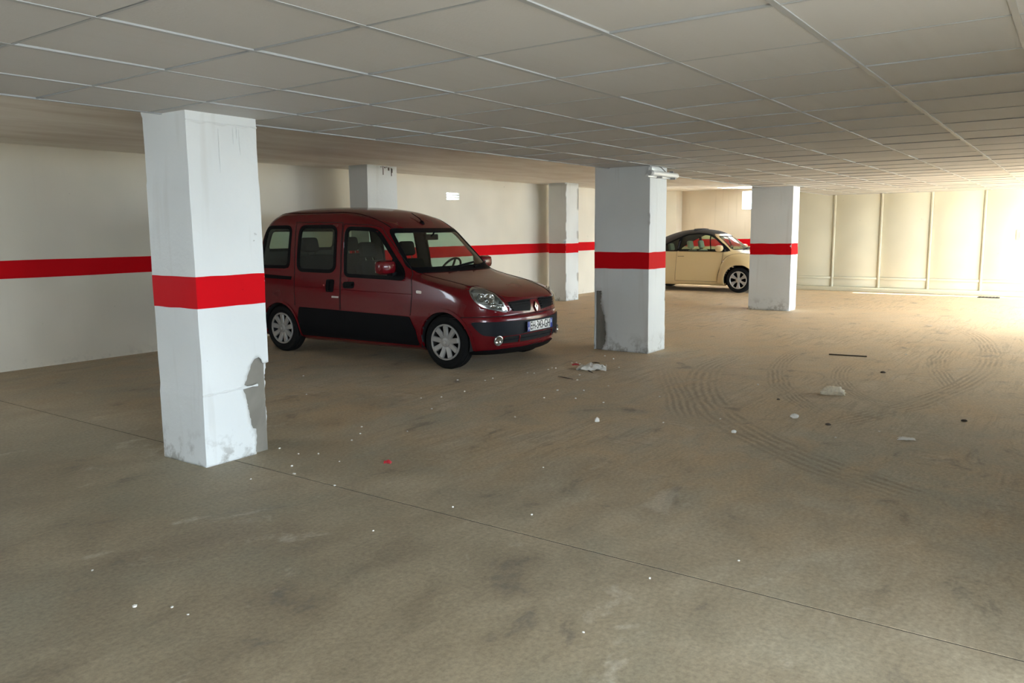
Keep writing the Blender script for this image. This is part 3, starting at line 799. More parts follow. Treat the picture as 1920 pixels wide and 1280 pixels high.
def rbox(name, x0, x1, y0, y1, z0, z1, mat, parent, bev, mtx=None):
    return box(name, x0, x1, y0, y1, z0, z1, mat, parent, bev, mtx)
def seat(parent, x, y, z, mat, w=0.46, back=0.60, head=True):
    e = bpy.data.objects.new('seat', None); COL.objects.link(e); e.parent = parent; e.location = (x, y, z)
    rbox('cushion', -0.25, 0.25, -w/2, w/2, 0.0, 0.16, mat, e, 0.05)
    m = Matrix.Translation((-0.22, 0, 0.10)) @ Matrix.Rotation(radians(-14), 4, 'Y')
    rbox('backrest', -0.06, 0.07, -w/2, w/2, 0.0, back, mat, e, 0.05, m)
    if head:
        rbox('headrest', -0.045, 0.045, -0.13, 0.13, back+0.04, back+0.23, mat, e, 0.04, m)
        for yy in (-.06, .06): tube('headrest_post', [m @ Vector((0, yy, back-0.02)), m @ Vector((0, yy, back+0.08))], 0.006, 'chrome', e, 6)
    return e

# ------------------------------------------------------------------ red van
VAN = empty('van', (7.335, 5.585, 0.0), radians(-90+1.4), 'dark red passenger van parked nose out beside the middle pillar', 'van')
LV = [ # z, xf, w, af, pf, xr, ar, pr
 (0.170, 0.600, 0.690, 0.45, 2.3, -3.10, 0.20, 3.0),
 (0.205, 0.660, 0.750, 0.50, 2.35, -3.16, 0.20, 3.0),
 (0.300, 0.705, 0.800, 0.53, 2.35, -3.22, 0.18, 3.2),
 (0.420, 0.725, 0.822, 0.54, 2.35, -3.25, 0.18, 3.2),
 (0.520, 0.725, 0.830, 0.55, 2.35, -3.25, 0.18, 3.2),
 (0.565, 0.716, 0.830, 0.55, 2.35, -3.23, 0.16, 3.2),
 (0.585, 0.697, 0.829, 0.54, 2.4, -3.20, 0.16, 3.2),
 (0.640, 0.688, 0.827, 0.52, 2.5, -3.20, 0.16, 3.2),
 (0.710, 0.668, 0.824, 0.50, 2.6, -3.20, 0.16, 3.2),
 (0.755, 0.635, 0.820, 0.49, 2.8, -3.20, 0.16, 3.2),
 (0.800, 0.570, 0.815, 0.48, 2.9, -3.20, 0.16, 3.2),
 (0.860, 0.430, 0.808, 0.47, 2.9, -3.20, 0.16, 3.2),
 (0.920, 0.190, 0.800, 0.46, 2.7, -3.19, 0.16, 3.2),
 (0.975, -0.080, 0.792, 0.42, 2.6, -3.18, 0.16, 3.2),
 (1.020, -0.260, 0.784, 0.35, 2.6, -3.17, 0.16, 3.2),
 (1.060, -0.345, 0.778, 0.30, 2.6, -3.16, 0.16, 3.2),
 (1.200, -0.490, 0.762, 0.28, 2.6, -3.13, 0.16, 3.2),
 (1.350, -0.645, 0.738, 0.27, 2.6, -3.09, 0.16, 3.2),
 (1.490, -0.790, 0.712, 0.27, 2.7, -3.05, 0.17, 3.1),
 (1.560, -0.885, 0.696, 0.30, 2.7, -3.02, 0.18, 3.0),
 (1.630, -0.995, 0.672, 0.36, 2.7, -2.98, 0.20, 2.8),
 (1.690, -1.125, 0.636, 0.44, 2.6, -2.93, 0.24, 2.6),
 (1.735, -1.280, 0.578, 0.50, 2.5, -2.87, 0.30, 2.4),
 (1.768, -1.480, 0.480, 0.52, 2.4, -2.78, 0.36, 2.2),
 (1.790, -1.720, 0.300, 0.42, 2.1, -2.62, 0.36, 2.0),
 (1.7955, -1.870, 0.150, 0.30, 2.0, -2.50, 0.28, 2.0),
 (1.7975, -1.960, 0.060, 0.22, 2.0, -2.43, 0.22, 2.0),
 (1.798, -2.000, 0.002, 0.20, 2.0, -2.40, 0.20, 2.0)]
V, F, rows = car_shell(LV, 3, 96, 34, 12)
bmv = weld(V, F)
SK = Skin(bmv)
FX, RX, WZ, WR = 0.035, -2.60, 0.295, 0.295
# glazing outlines in (x, z)
w_rear = rpoly([(-2.975, 1.075), (-2.455, 1.075), (-2.46, 1.55), (-2.885, 1.55)], 0.07)
w_mid = rpoly([(-2.27, 1.04), (-1.645, 1.035), (-1.665, 1.545), (-2.275, 1.55)], 0.09)
w_front = rpoly([(-1.45, 0.995), (-0.545, 0.975), (-0.575, 1.05), (-0.98, 1.475), (-1.10, 1.51), (-1.48, 1.525)], [0.06, 0.05, 0.04, 0.10, 0.06, 0.07])
SIDEW = (w_rear, w_mid, w_front)
ws = rpoly([(-0.715, 1.075), (0.715, 1.075), (0.60, 1.497), (-0.60, 1.497)], 0.06)
rw = rpoly([(-0.58, 1.27), (0.58, 1.27), (0.55, 1.52), (-0.55, 1.52)], 0.06)
mid = [grow(w, 0.012) for w in SIDEW]; wsm = grow(ws, 0.0); rwm = grow(rw, 0.01)
HU = Vector((0.7071, 0.7071, 0)); HD = Vector((-0.7071, 0.7071, 0))
head = spl([(-0.241, 0.876), (-0.177, 0.880), (-0.112, 0.864), (-0.047, 0.833), (0.010, 0.785), (0.062, 0.720), (0.108, 0.645), (0.085, 0.634), (0.0, 0.650), (-0.127, 0.682), (-0.208, 0.724), (-0.262, 0.782), (-0.279, 0.845)], 4)
cut_faces(bmv, [lambda c: c.x > 0.2 and abs(c.y) > 0.35 and c.z > 0.6 and inside(((c.x-abs(c.y))*0.7071, c.z), head),
                lambda c: abs(c.y) > 0.55 and -3.0 < c.x < -0.4 and any(inside((c.x, c.z), m) for m in mid),
                lambda c: -1.2 < c.x < -0.2 and 1.0 < c.z < 1.55 and abs(c.y) < 0.74 and inside((c.y, c.z), wsm) and not (abs(c.y) > 0.66 and c.x < -0.98),
                lambda c: c.x < -2.9 and inside((c.y, c.z), rwm),
                lambda c: abs(c.y) > 0.5 and (hypot(c.x-FX, c.z-WZ) < 0.338 or hypot(c.x-RX, c.z-WZ) < 0.332)])
body = bm_obj('body', bmv, None, VAN, 32)
body.data.materials.append(MATS['paint_red']); body.data.materials.append(MATS['lining_grey'])
md = body.modifiers.new('thickness', 'SOLIDIFY'); md.thickness = 0.022; md.offset = -1; md.material_offset = 1; md.material_offset_rim = 1
# floor pan
prism('floor_pan', [(p[0]*0.985, p[1]*0.97) for p in rows[2]]+[(p[0]*0.985, -p[1]*0.97) for p in rows[2][::-1]], 0.20, 0.235, 'under_black', VAN, 'z')
for sg in (-1, 1):
    fr = ('side', sg)
    for wdw in SIDEW:
        f = SK.panel('window_frame', grow(wdw, 0.030), fr, 0.003, 0.024, 'trim_black', VAN, 0.05, [grow(wdw, -0.012)])
        SK.panel('side_window', grow(wdw, -0.004), fr, -0.004, 0.004, 'glass_van', VAN, 0.08)
    # window-dividing bar and inner mirror triangle
    SK.panel('mirror_triangle', rpoly([(-0.73, 0.985), (-0.55, 0.975), (-0.575, 1.05), (-0.725, 1.19)], 0.015), fr, 0.004, 0.02, 'trim_black', VAN, 0.05)
    # lower cladding
    SK.panel('side_cladding', rpoly([(-0.345, 0.235), (-0.36, 0.40), (-0.44, 0.552), (-2.215, 0.585), (-2.255, 0.45), (-2.235, 0.235)], 0.02), fr, 0.012, 0.03, 'trim_black', VAN, 0.07)
    SK.panel('side_cladding', rpoly([(-2.945, 0.24), (-2.925, 0.45), (-2.955, 0.585), (-3.06, 0.585), (-3.06, 0.24)], 0.02), fr, 0.012, 0.03, 'trim_black', VAN, 0.05)
    # sliding rail
    SK.panel('slide_rail', [(-3.02, 0.925), (-2.385, 0.912), (-2.38, 0.952), (-3.02, 0.972)], fr, 0.006, 0.02, 'trim_black', VAN, 0.06)
    arch(None, VAN, SK, FX, WZ, 0.335, sg, 'paint_red', 0.028)
    arch(None, VAN, SK, RX, WZ, 0.330, sg, 'paint_red', 0.026)
    make_wheel(VAN, FX, sg*0.715, WZ, WR, 0.175, sg, 0.197, 9, 'hub_grey', 'cap')
    make_wheel(VAN, RX, sg*0.715, WZ, WR, 0.175, sg, 0.197, 9, 'hub_grey', 'cap')
    # seams
    SK.line('door_seam', rpoly([(-0.425, 0.555), (-0.405, 0.80), (-0.43, 1.0), (-0.52, 1.10), (-0.97, 1.535), (-1.10, 1.565), (-1.545, 1.585), (-1.52, 1.0), (-1.51, 0.57)], 0.04)[3:-3], fr, 0.0045, 'seam_dark', VAN, 0.04)
    SK.line('door_seam', [(-1.525, 0.575), (-1.535, 1.0), (-1.56, 1.60), (-2.37, 1.615), (-2.335, 1.04), (-2.305, 0.60)], fr, 0.0045, 'seam_dark', VAN, 0.04)
    SK.line('side_crease', [(-2.30, 0.835), (-1.4, 0.815), (-0.42, 0.80)], fr, 0.004, 'paint_red', VAN, 0.05, -0.001)
    # handles
    SK.panel('handle_recess', rpoly([(-1.765, 0.782), (-1.635, 0.782), (-1.625, 0.932), (-1.765, 0.932)], 0.03), fr, 0.004, 0.02, 'trim_black', VAN, 0.04)
    SK.panel('door_handle', rpoly([(-1.74, 0.80), (-1.70, 0.80), (-1.695, 0.915), (-1.735, 0.915)], 0.015), fr, 0.024, 0.027, 'trim_black', VAN, 0.04)
    SK.panel('handle_recess', rpoly([(-1.475, 0.832), (-1.30, 0.838), (-1.295, 0.915), (-1.475, 0.91)], 0.03), fr, 0.004, 0.02, 'trim_black', VAN, 0.04)
    SK.panel('door_handle', rpoly([(-1.46, 0.862), (-1.315, 0.866), (-1.315, 0.895), (-1.46, 0.892)], 0.01), fr, 0.024, 0.027, 'trim_black', VAN, 0.04)
    SK.panel('key_lock', disc2(-1.80, 0.86, 0.012, 12), fr, 0.004, 0.01, 'chrome', VAN, 0.02)
    SK.panel('door_badge', rpoly([(-1.66, 0.717), (-1.545, 0.717), (-1.543, 0.738), (-1.658, 0.738)], 0.005), fr, 0.003, 0.006, 'badge_silver', VAN, 0.03)
    SK.panel('side_indicator', rpoly([(-0.345, 0.815), (-0.27, 0.81), (-0.27, 0.842), (-0.345, 0.846)], 0.014), fr, 0.006, 0.012, 'orange_lens', VAN, 0.03)
    # door mirror
    m = bpy.data.objects.new('door_mirror', None); COL.objects.link(m); m.parent = VAN; m.location = (-0.69, sg*0.925, 1.095)
    o = rbox('mirror_housing', -0.07, 0.075, -0.115, 0.115, -0.075, 0.078, 'paint_red', m, 0.048)
    box('mirror_glass', -0.079, -0.072, -0.075, 0.075, -0.06, 0.065, 'chrome', m, 0.003)
    box('mirror_arm', -0.03, 0.06, -0.17 if sg > 0 else 0.05, -0.05 if sg > 0 else 0.17, -0.098, -0.055, 'trim_black', m, 0.01)
# windscreen, rear window
SK.panel('windscreen_frame', grow(ws, 0.028), ('front',), 0.002, 0.022, 'trim_black', VAN, 0.05, [grow(ws, -0.012)])
SK.panel('windscreen', grow(ws, -0.004), ('front',), -0.004, 0.004, 'glass_van', VAN, 0.08)
SK.panel('tailgate_frame', grow(rw, 0.028), ('rear',), 0.003, 0.022, 'trim_black', VAN, 0.06, [grow(rw, -0.012)])
SK.panel('tailgate_window', grow(rw, -0.004), ('rear',), -0.004, 0.004, 'glass_van', VAN, 0.1)
# --- van front
fr = ('dir', HU, HD)
h0 = SK.panel('headlight', grow(head, 0.004), fr, -0.050, 0.012, 'lamp_smoke', VAN, 0.025)
rim = SK.panel('lamp_rim', grow(head, 0.008), fr, 0.002, 0.055, 'lamp_reflector', h0, 0.03, [grow(head, -0.008)])
SK.panel('lamp_lens', grow(head, -0.002), fr, 0.005, 0.004, 'lens_clear', h0, 0.03)
def bowl(name, a, z, r, depth, mat, parent, d0):
    """round reflector facing out of the body"""
    p, n = SK.at(fr, a, z); n = (n*0.5+Vector((0.75, -0.45, 0))).normalized()
    q = n.to_track_quat('Z', 'Y').to_matrix().to_4x4(); q.translation = p+n*d0
    prof = [(r, 0.0), (r*.92, -depth*.35), (r*.7, -depth*.7), (r*.35, -depth*.92), (0.0, -depth)]
    vs = []; fs = []; N = 24; P = len(prof)
    for i in range(N):
        an = 2*pi*i/N
        for rr, hh in prof: vs.append(q @ Vector((rr*cos(an), rr*sin(an), hh)))
    for i in range(N):
        for j in range(P-1): fs.append((i*P+j, i*P+j+1, ((i+1) % N)*P+j+1, ((i+1) % N)*P+j))
    ob = mesh_obj(name, vs, fs, mat, parent, 60)
    md = ob.modifiers.new('t', 'SOLIDIFY'); md.thickness = 0.003
    return ob, q
o, q = bowl('reflector', -0.085, 0.775, 0.062, 0.035, 'chrome', h0, -0.008)
lathe_bulb = tube('bulb', [q @ Vector((0, 0, -0.03)), q @ Vector((0, 0, 0.005))], 0.016, 'lamp_reflector', h0, 10)
bowl('reflector', -0.045, 0.70, 0.036, 0.02, 'chrome', h0, -0.012)
bowl('reflector', 0.030, 0.682, 0.034, 0.02, 'lamp_reflector', h0, -0.012)
bowl('reflector', -0.17, 0.79, 0.05, 0.03, 'lamp_reflector', h0, -0.016)
SK.panel('lamp_divider', [(-0.15, 0.722), (0.075, 0.705), (0.072, 0.698), (-0.15, 0.714)], fr, -0.004, 0.03, 'chrome', h0, 0.03)
h1 = mirror_y(h0)
for ch in list(h0.children): k = mirror_y(ch); k.parent = h1
# grille halves
for sg in (-1, 1):
    out = rpoly([(sg*0.455, 0.712), (sg*0.075, 0.726), (sg*0.112, 0.612), (sg*0.40, 0.628)], 0.012)
    g = SK.panel('grille', out, ('front',), 0.004, 0.02, 'trim_black', VAN, 0.03)
    for i in range(4):
        z = 0.635+0.026*i
        y0_, y1_ = sg*(0.405+0.012*i), sg*(0.118-0.008*i)
        SK.panel('grille_slat', [(y0_, z), (y1_, z+0.004), (y1_, z+0.014), (y0_, z+0.010)], ('front',), 0.018, 0.016, 'trim_black', g, 0.04)
# diamond emblem
dm = [(0, 0.698), (0.032, 0.648), (0, 0.598), (-0.032, 0.648)]; di = [(0, 0.674), (0.014, 0.648), (0, 0.622), (-0.014, 0.648)]
SK.panel('emblem_base', grow(dm, 0.008), ('front',), 0.006, 0.012, 'trim_black', VAN, 0.02)
SK.panel('emblem', dm, ('front',), 0.018, 0.014, 'chrome', VAN, 0.02, [di])
# bumper
rd = ('rad', 0.1); A = lambda deg: radians(deg)*0.6
strip = rpoly([(A(-71), 0.530), (A(-67), 0.455), (A(-62), 0.388), (A(-50), 0.372), (0, 0.386), (A(50), 0.372), (A(62), 0.388), (A(67), 0.455), (A(71), 0.530), (A(40), 0.528), (0, 0.516), (A(-40), 0.528)], 0.03)
SK.panel('bumper_strip', strip, rd, 0.012, 0.02, 'trim_bumper', VAN, 0.03)
intake = rpoly([(-0.545, 0.292), (0.545, 0.292), (0.52, 0.362), (0.0, 0.372), (-0.52, 0.362)], 0.02)
it = SK.panel('air_intake', intake, ('front',), 0.004, 0.02, 'under_black', VAN, 0.03)
for z in (0.328,):
    SK.panel('intake_bar', [(-0.52, z-0.006), (0.52, z-0.006), (0.52, z+0.006), (-0.52, z+0.006)], ('front',), 0.014, 0.012, 'trim_bumper', it, 0.05)
for y in (-0.33, 0.33):
    SK.panel('intake_bar', [(y-0.008, 0.295), (y+0.008, 0.295), (y+0.008, 0.366), (y-0.008, 0.366)], ('front',), 0.014, 0.012, 'paint_red', it, 0.05)
SK.panel('lower_lip', [(A(-78), 0.178), (A(78), 0.178), (A(78), 0.212), (A(40), 0.232), (0, 0.236), (A(-40), 0.232), (A(-78), 0.212)], rd, 0.016, 0.03, 'trim_black', VAN, 0.03)
SK.line('bumper_edge', [(A(-52), 0.262), (0, 0.270), (A(52), 0.262)], rd, 0.010, 'paint_red', VAN, 0.04, 0.0)
SK.line('bumper_seam', [(A(-88), 0.560), (A(-74), 0.583), (0, 0.583), (A(74), 0.583), (A(88), 0.560)], rd, 0.0045, 'seam_dark', VAN, 0.03)
for sg in (-1, 1):
    p, n = SK.at(('rad', 0.1), A(sg*51), 0.332)
    e = bpy.data.objects.new('fog_light', None); COL.objects.link(e); e.parent = VAN
    n = (n+Vector((0.5, 0, 0))).normalized()
    qm = n.to_track_quat('Z', 'Y').to_matrix().to_4x4(); qm.translation = p+n*0.003; e.matrix_local = qm
    lathe('fog_ring', [(0.050, 0.0), (0.056, 0.012), (0.055, 0.026), (0.047, 0.030), (0.044, 0.018)], 'lamp_reflector', e, 28, 'z')
    lathe('fog_reflector', [(0.046, 0.018), (0.036, 0.008), (0.015, 0.001), (0.0, 0.0)], 'chrome', e, 28, 'z')
    lathe('fog_lens', [(0.046, 0.022), (0.03, 0.028), (0.0, 0.031), (0.0, 0.029), (0.03, 0.026), (0.046, 0.020)], 'lens_clear', e, 28, 'z')
# number plate
p, n = SK.at(('front',), 0.0, 0.452)
pe = bpy.data.objects.new('number_plate', None); COL.objects.link(pe); pe.parent = VAN; pe.location = (p.x+0.022, 0, 0.450)
box('plate_board', -0.010, 0.0, -0.262, 0.262, -0.056, 0.056, 'trim_black', pe, 0.003)
box('plate_face', -0.004, 0.0035, -0.258, 0.258, -0.053, 0.053, 'plate_white', pe, 0.001)
box('plate_band', -0.004, 0.0045, -0.258, -0.212, -0.053, 0.053, 'plate_blue', pe, 0.001)
box('plate_band', -0.004, 0.0045, 0.212, 0.258, -0.053, 0.053, 'plate_blue', pe, 0.001)
TM = Matrix(((0, 0, 1, 0.0045), (1, 0, 0, 0), (0, 1, 0, 0), (0, 0, 0, 1)))
text_mesh('plate_text', 'EH-343-GH', 0.125, 'plate_black', pe, TM, 0.68, 0.0009)
text_mesh('plate_letter', 'F', 0.045, 'plate_white', pe, Matrix.Translation((0.001, -0.235, -0.026)) @ TM, 1.0, 0.001)
box('plate_mark', 0.003, 0.0055, 0.222, 0.248, 0.0, 0.034, 'plate_pale', pe, 0.001)
# bonnet seam, cowl, wipers, aerial
for sg in (-1, 1):
    SK.line('bonnet_seam', spl([(-0.40, sg*0.665), (-0.10, sg*0.615), (0.22, sg*0.590), (0.36, sg*0.520), (0.50, sg*0.500), (0.595, sg*0.470)], 6, False), ('top',), 0.0045, 'seam_dark', VAN, 0.04)
SK.line('bonnet_seam', [(-0.47, 0.724), (-0.2, 0.735), (0.2, 0.735), (0.47, 0.724)], ('front',), 0.0045, 'seam_dark', VAN, 0.04)
SK.panel('cowl', rpoly([(-0.69, 1.028), (0.69, 1.028), (0.70, 1.066), (-0.70, 1.066)], 0.012), ('front',), 0.006, 0.02, 'trim_black', VAN, 0.04)
for a, b in (((-0.25, 1.045), (0.32, 1.105)), ((0.22, 1.045), (0.64, 1.092))):
    w = SK.line('wiper', [a, ((a[0]+b[0])/2, (a[1]+b[1])/2+.004), b], ('front',), 0.010, 'trim_black', VAN, 0.05, 0.02)
    SK.line('wiper_blade', [((a[0]*.65+b[0]*.35), a[1]*.65+b[1]*.35-0.004), b], ('front',), 0.007, 'rubber', w, 0.05, 0.007)
p, n = SK.at(('top',), -0.93, 0.0)
ae = lathe('aerial', [(0.0, 0.03), (0.012, 0.028), (0.026, 0.008), (0.034, 0.0), (0.034, -0.02)], 'trim_black', VAN, 16, 'z', (p.x, p.y, p.z))
tube('aerial_rod', [(p.x, 0, p.z+0.015), (p.x-0.03, 0, p.z+0.05), (p.x-0.16, 0, p.z+0.12)], [0.008, 0.006, 0.003], 'trim_black', ae, 6)
# roof gutter lines
for sg in (-1, 1):
    SK.line('roof_line', spl([(-0.92, sg*0.56), (-1.2, sg*0.585), (-1.8, sg*0.60), (-2.5, sg*0.59), (-2.85, sg*0.55)], 5, False), ('top',), 0.006, 'trim_black', VAN, 0.05)
    SK.panel('tail_light', rpoly([(sg*0.66, 0.78), (sg*0.745, 0.78), (sg*0.735, 1.0), (sg*0.66, 1.0)], 0.02), ('rear',), 0.006, 0.02, 'tail_red', VAN, 0.04)
SK.panel('rear_bumper', rpoly([(-0.78, 0.27), (0.78, 0.27), (0.78, 0.52), (-0.78, 0.52)], 0.04), ('rear',), 0.015, 0.03, 'trim_bumper', VAN, 0.06)
# interior
seat(VAN, -1.10, -0.36, 0.46, 'seat_dark'); seat(VAN, -1.10, 0.36, 0.46, 'seat_dark')
seat(VAN, -2.10, -0.36, 0.46, 'seat_dark', 0.69, 0.66); seat(VAN, -2.10, 0.36, 0.46, 'seat_dark', 0.69, 0.66)
rbox('dashboard', -0.85, -0.34, -0.70, 0.70, 0.62, 1.005, 'dash_dark', VAN, 0.07)
sw = bpy.data.objects.new('steering_wheel', None); COL.objects.link(sw); sw.parent = VAN; sw.location = (-0.80, 0.36, 1.0); sw.rotation_euler = (0, radians(-58), 0)
tube('wheel_rim', [(0.185*cos(a), 0.185*sin(a), 0) for a in [2*pi*i/28 for i in range(28)]], 0.014, 'trim_black', sw, 8, True)
for a in (0.1, pi-0.1, -pi/2):
    tube('wheel_spoke', [(0, 0, -0.02), (0.18*cos(a+pi/2), 0.18*sin(a+pi/2), 0)], 0.014, 'trim_black', sw, 6)
lathe('wheel_hub', [(0.0, 0.01), (0.05, 0.008), (0.06, -0.02), (0.04, -0.06), (0.0, -0.06)], 'trim_black', sw, 16, 'z')
box('rear_view_mirror', -0.79, -0.765, -0.13, 0.11, 1.385, 1.455, 'trim_black', VAN, 0.01)
tube('mirror_stem', [(-0.765, 0.0, 1.44), (-0.735, 0.0, 1.49)], 0.01, 'trim_black', VAN, 6)
# ------------------------------------------------------------------ cream cabriolet
CAB = empty('convertible', (19.06, 6.45, 0.0), radians(-90), 'rounded cream car with black fabric roof parked at the far end', 'car')
LB = [
 (0.150, 0.600, 0.690, 0.50, 2.2, -2.95, 0.45, 2.2),
 (0.220, 0.700, 0.735, 0.58, 2.2, -3.08, 0.50, 2.2),
 (0.380, 0.760, 0.760, 0.64, 2.1, -3.15, 0.55, 2.1),
 (0.540, 0.750, 0.765, 0.68, 2.05, -3.13, 0.58, 2.1),
 (0.680, 0.690, 0.762, 0.72, 2.05, -3.07, 0.60, 2.1),
 (0.780, 0.580, 0.756, 0.76, 2.0, -3.00, 0.62, 2.1),
 (0.860, 0.400, 0.750, 0.76, 2.0, -2.92, 0.62, 2.1),
 (0.920, 0.170, 0.744, 0.66, 2.05, -2.84, 0.60, 2.1),
 (0.962, -0.020, 0.735, 0.46, 2.2, -2.76, 0.56, 2.2),
 (1.000, -0.110, 0.722, 0.42, 2.3, -2.68, 0.54, 2.2),
 (1.120, -0.270, 0.684, 0.40, 2.3, -2.50, 0.52, 2.2),
 (1.240, -0.430, 0.635, 0.40, 2.3, -2.28, 0.52, 2.2),
 (1.340, -0.590, 0.575, 0.40, 2.3, -2.06, 0.52, 2.2),
 (1.410, -0.730, 0.500, 0.42, 2.2, -1.86, 0.50, 2.1),
 (1.455, -0.880, 0.390, 0.40, 2.1, -1.68, 0.44, 2.0),
 (1.480, -1.050, 0.220, 0.30, 2.0, -1.48, 0.30, 2.0),
 (1.4858, -1.130, 0.110, 0.20, 2.0, -1.40, 0.20, 2.0),
 (1.4876, -1.175, 0.045, 0.14, 2.0, -1.35, 0.14, 2.0),
 (1.488, -1.200, 0.002, 0.10, 2.0, -1.32, 0.10, 2.0)]
V, F, rowsb = car_shell(LB, 3, 70, 30, 20)
bmb = weld(V, F); SB = Skin(bmb)
bw1 = rpoly([(-1.535, 0.975), (-0.315, 0.975), (-0.36, 1.03), (-0.70, 1.29), (-0.84, 1.355), (-1.12, 1.385), (-1.40, 1.35), (-1.52, 1.30)], [0.02, 0.02, 0.05, 0.08, 0.1, 0.1, 0.05, 0.02])
bw2 = rpoly([(-2.12, 0.975), (-1.575, 0.975), (-1.555, 1.285), (-1.80, 1.17), (-2.05, 1.04)], [0.03, 0.02, 0.02, 0.15, 0.05])
bws = rpoly([(-0.58, 1.005), (0.58, 1.005), (0.435, 1.315), (-0.435, 1.315)], 0.05)
BR = -2.42; BFX = -0.015; BZ = 0.298
topf = lambda c: (c.z > 1.30 or c.x < -1.5) and c.z > 0.968 and c.x < -0.60-0.24*abs(c.y)
cut_faces(bmb, [lambda c: abs(c.y) > 0.45 and -2.2 < c.x < -0.25 and (inside((c.x, c.z), grow(bw1, 0.008)) or inside((c.x, c.z), grow(bw2, 0.008))),
                lambda c: c.x > -0.75 and 0.98 < c.z < 1.33 and inside((c.y, c.z), bws) and c.x > -0.62,
                lambda c: abs(c.y) > 0.42 and (hypot(c.x-BFX, c.z-BZ) < 0.352 or hypot(c.x-BR, c.z-BZ) < 0.352)])
bmt = bmb.copy()
bmesh.ops.delete(bmb, geom=[f for f in bmb.faces if topf(f.calc_center_median())], context='FACES')
bmesh.ops.delete(bmt, geom=[f for f in bmt.faces if not topf(f.calc_center_median())], context='FACES')
for nm, b_, mt in (('body', bmb, 'paint_cream'), ('fabric_roof', bmt, 'fabric_dark')):
    o = bm_obj(nm, b_, None, CAB, 35)
    o.data.materials.append(MATS[mt]); o.data.materials.append(MATS['lining_grey'])
    md = o.modifiers.new('thickness', 'SOLIDIFY'); md.thickness = 0.02; md.offset = -1; md.material_offset = 1; md.material_offset_rim = 1
prism('floor_pan', [(p[0]*0.98, p[1]*0.96) for p in rowsb[2]]+[(p[0]*0.98, -p[1]*0.96) for p in rowsb[2][::-1]], 0.17, 0.21, 'under_black', CAB, 'z')
fen_out = spl([(-0.535, 0.235), (-0.50, 0.42), (-0.46, 0.62), (-0.40, 0.76), (-0.28, 0.86), (-0.10, 0.905), (0.12, 0.895), (0.32, 0.82), (0.47, 0.68), (0.55, 0.50), (0.56, 0.30), (0.50, 0.22)], 4, False)
fen_in = [(BFX+0.350*cos(a), BZ+0.350*sin(a)) for a in [-0.25+(pi+0.5)*i/30 for i in range(31)]]
rear_out = spl([(BR-0.54, 0.24), (BR-0.56, 0.45), (BR-0.48, 0.68), (BR-0.32, 0.82), (BR-0.1, 0.885), (BR+0.12, 0.89), (BR+0.32, 0.83), (BR+0.46, 0.70), (BR+0.52, 0.50), (BR+0.535, 0.235)], 4, False)
rear_in = [(BR+0.350*cos(a), BZ+0.350*sin(a)) for a in [-0.25+(pi+0.5)*i/30 for i in range(31)]]
def bulge(cx):
    def f(a, b):
        r = hypot(a-cx, b-BZ); t = max(0.0, min(1.0, (0.60-r)/0.25)); return 0.075*t*t*(3-2*t)
    return f
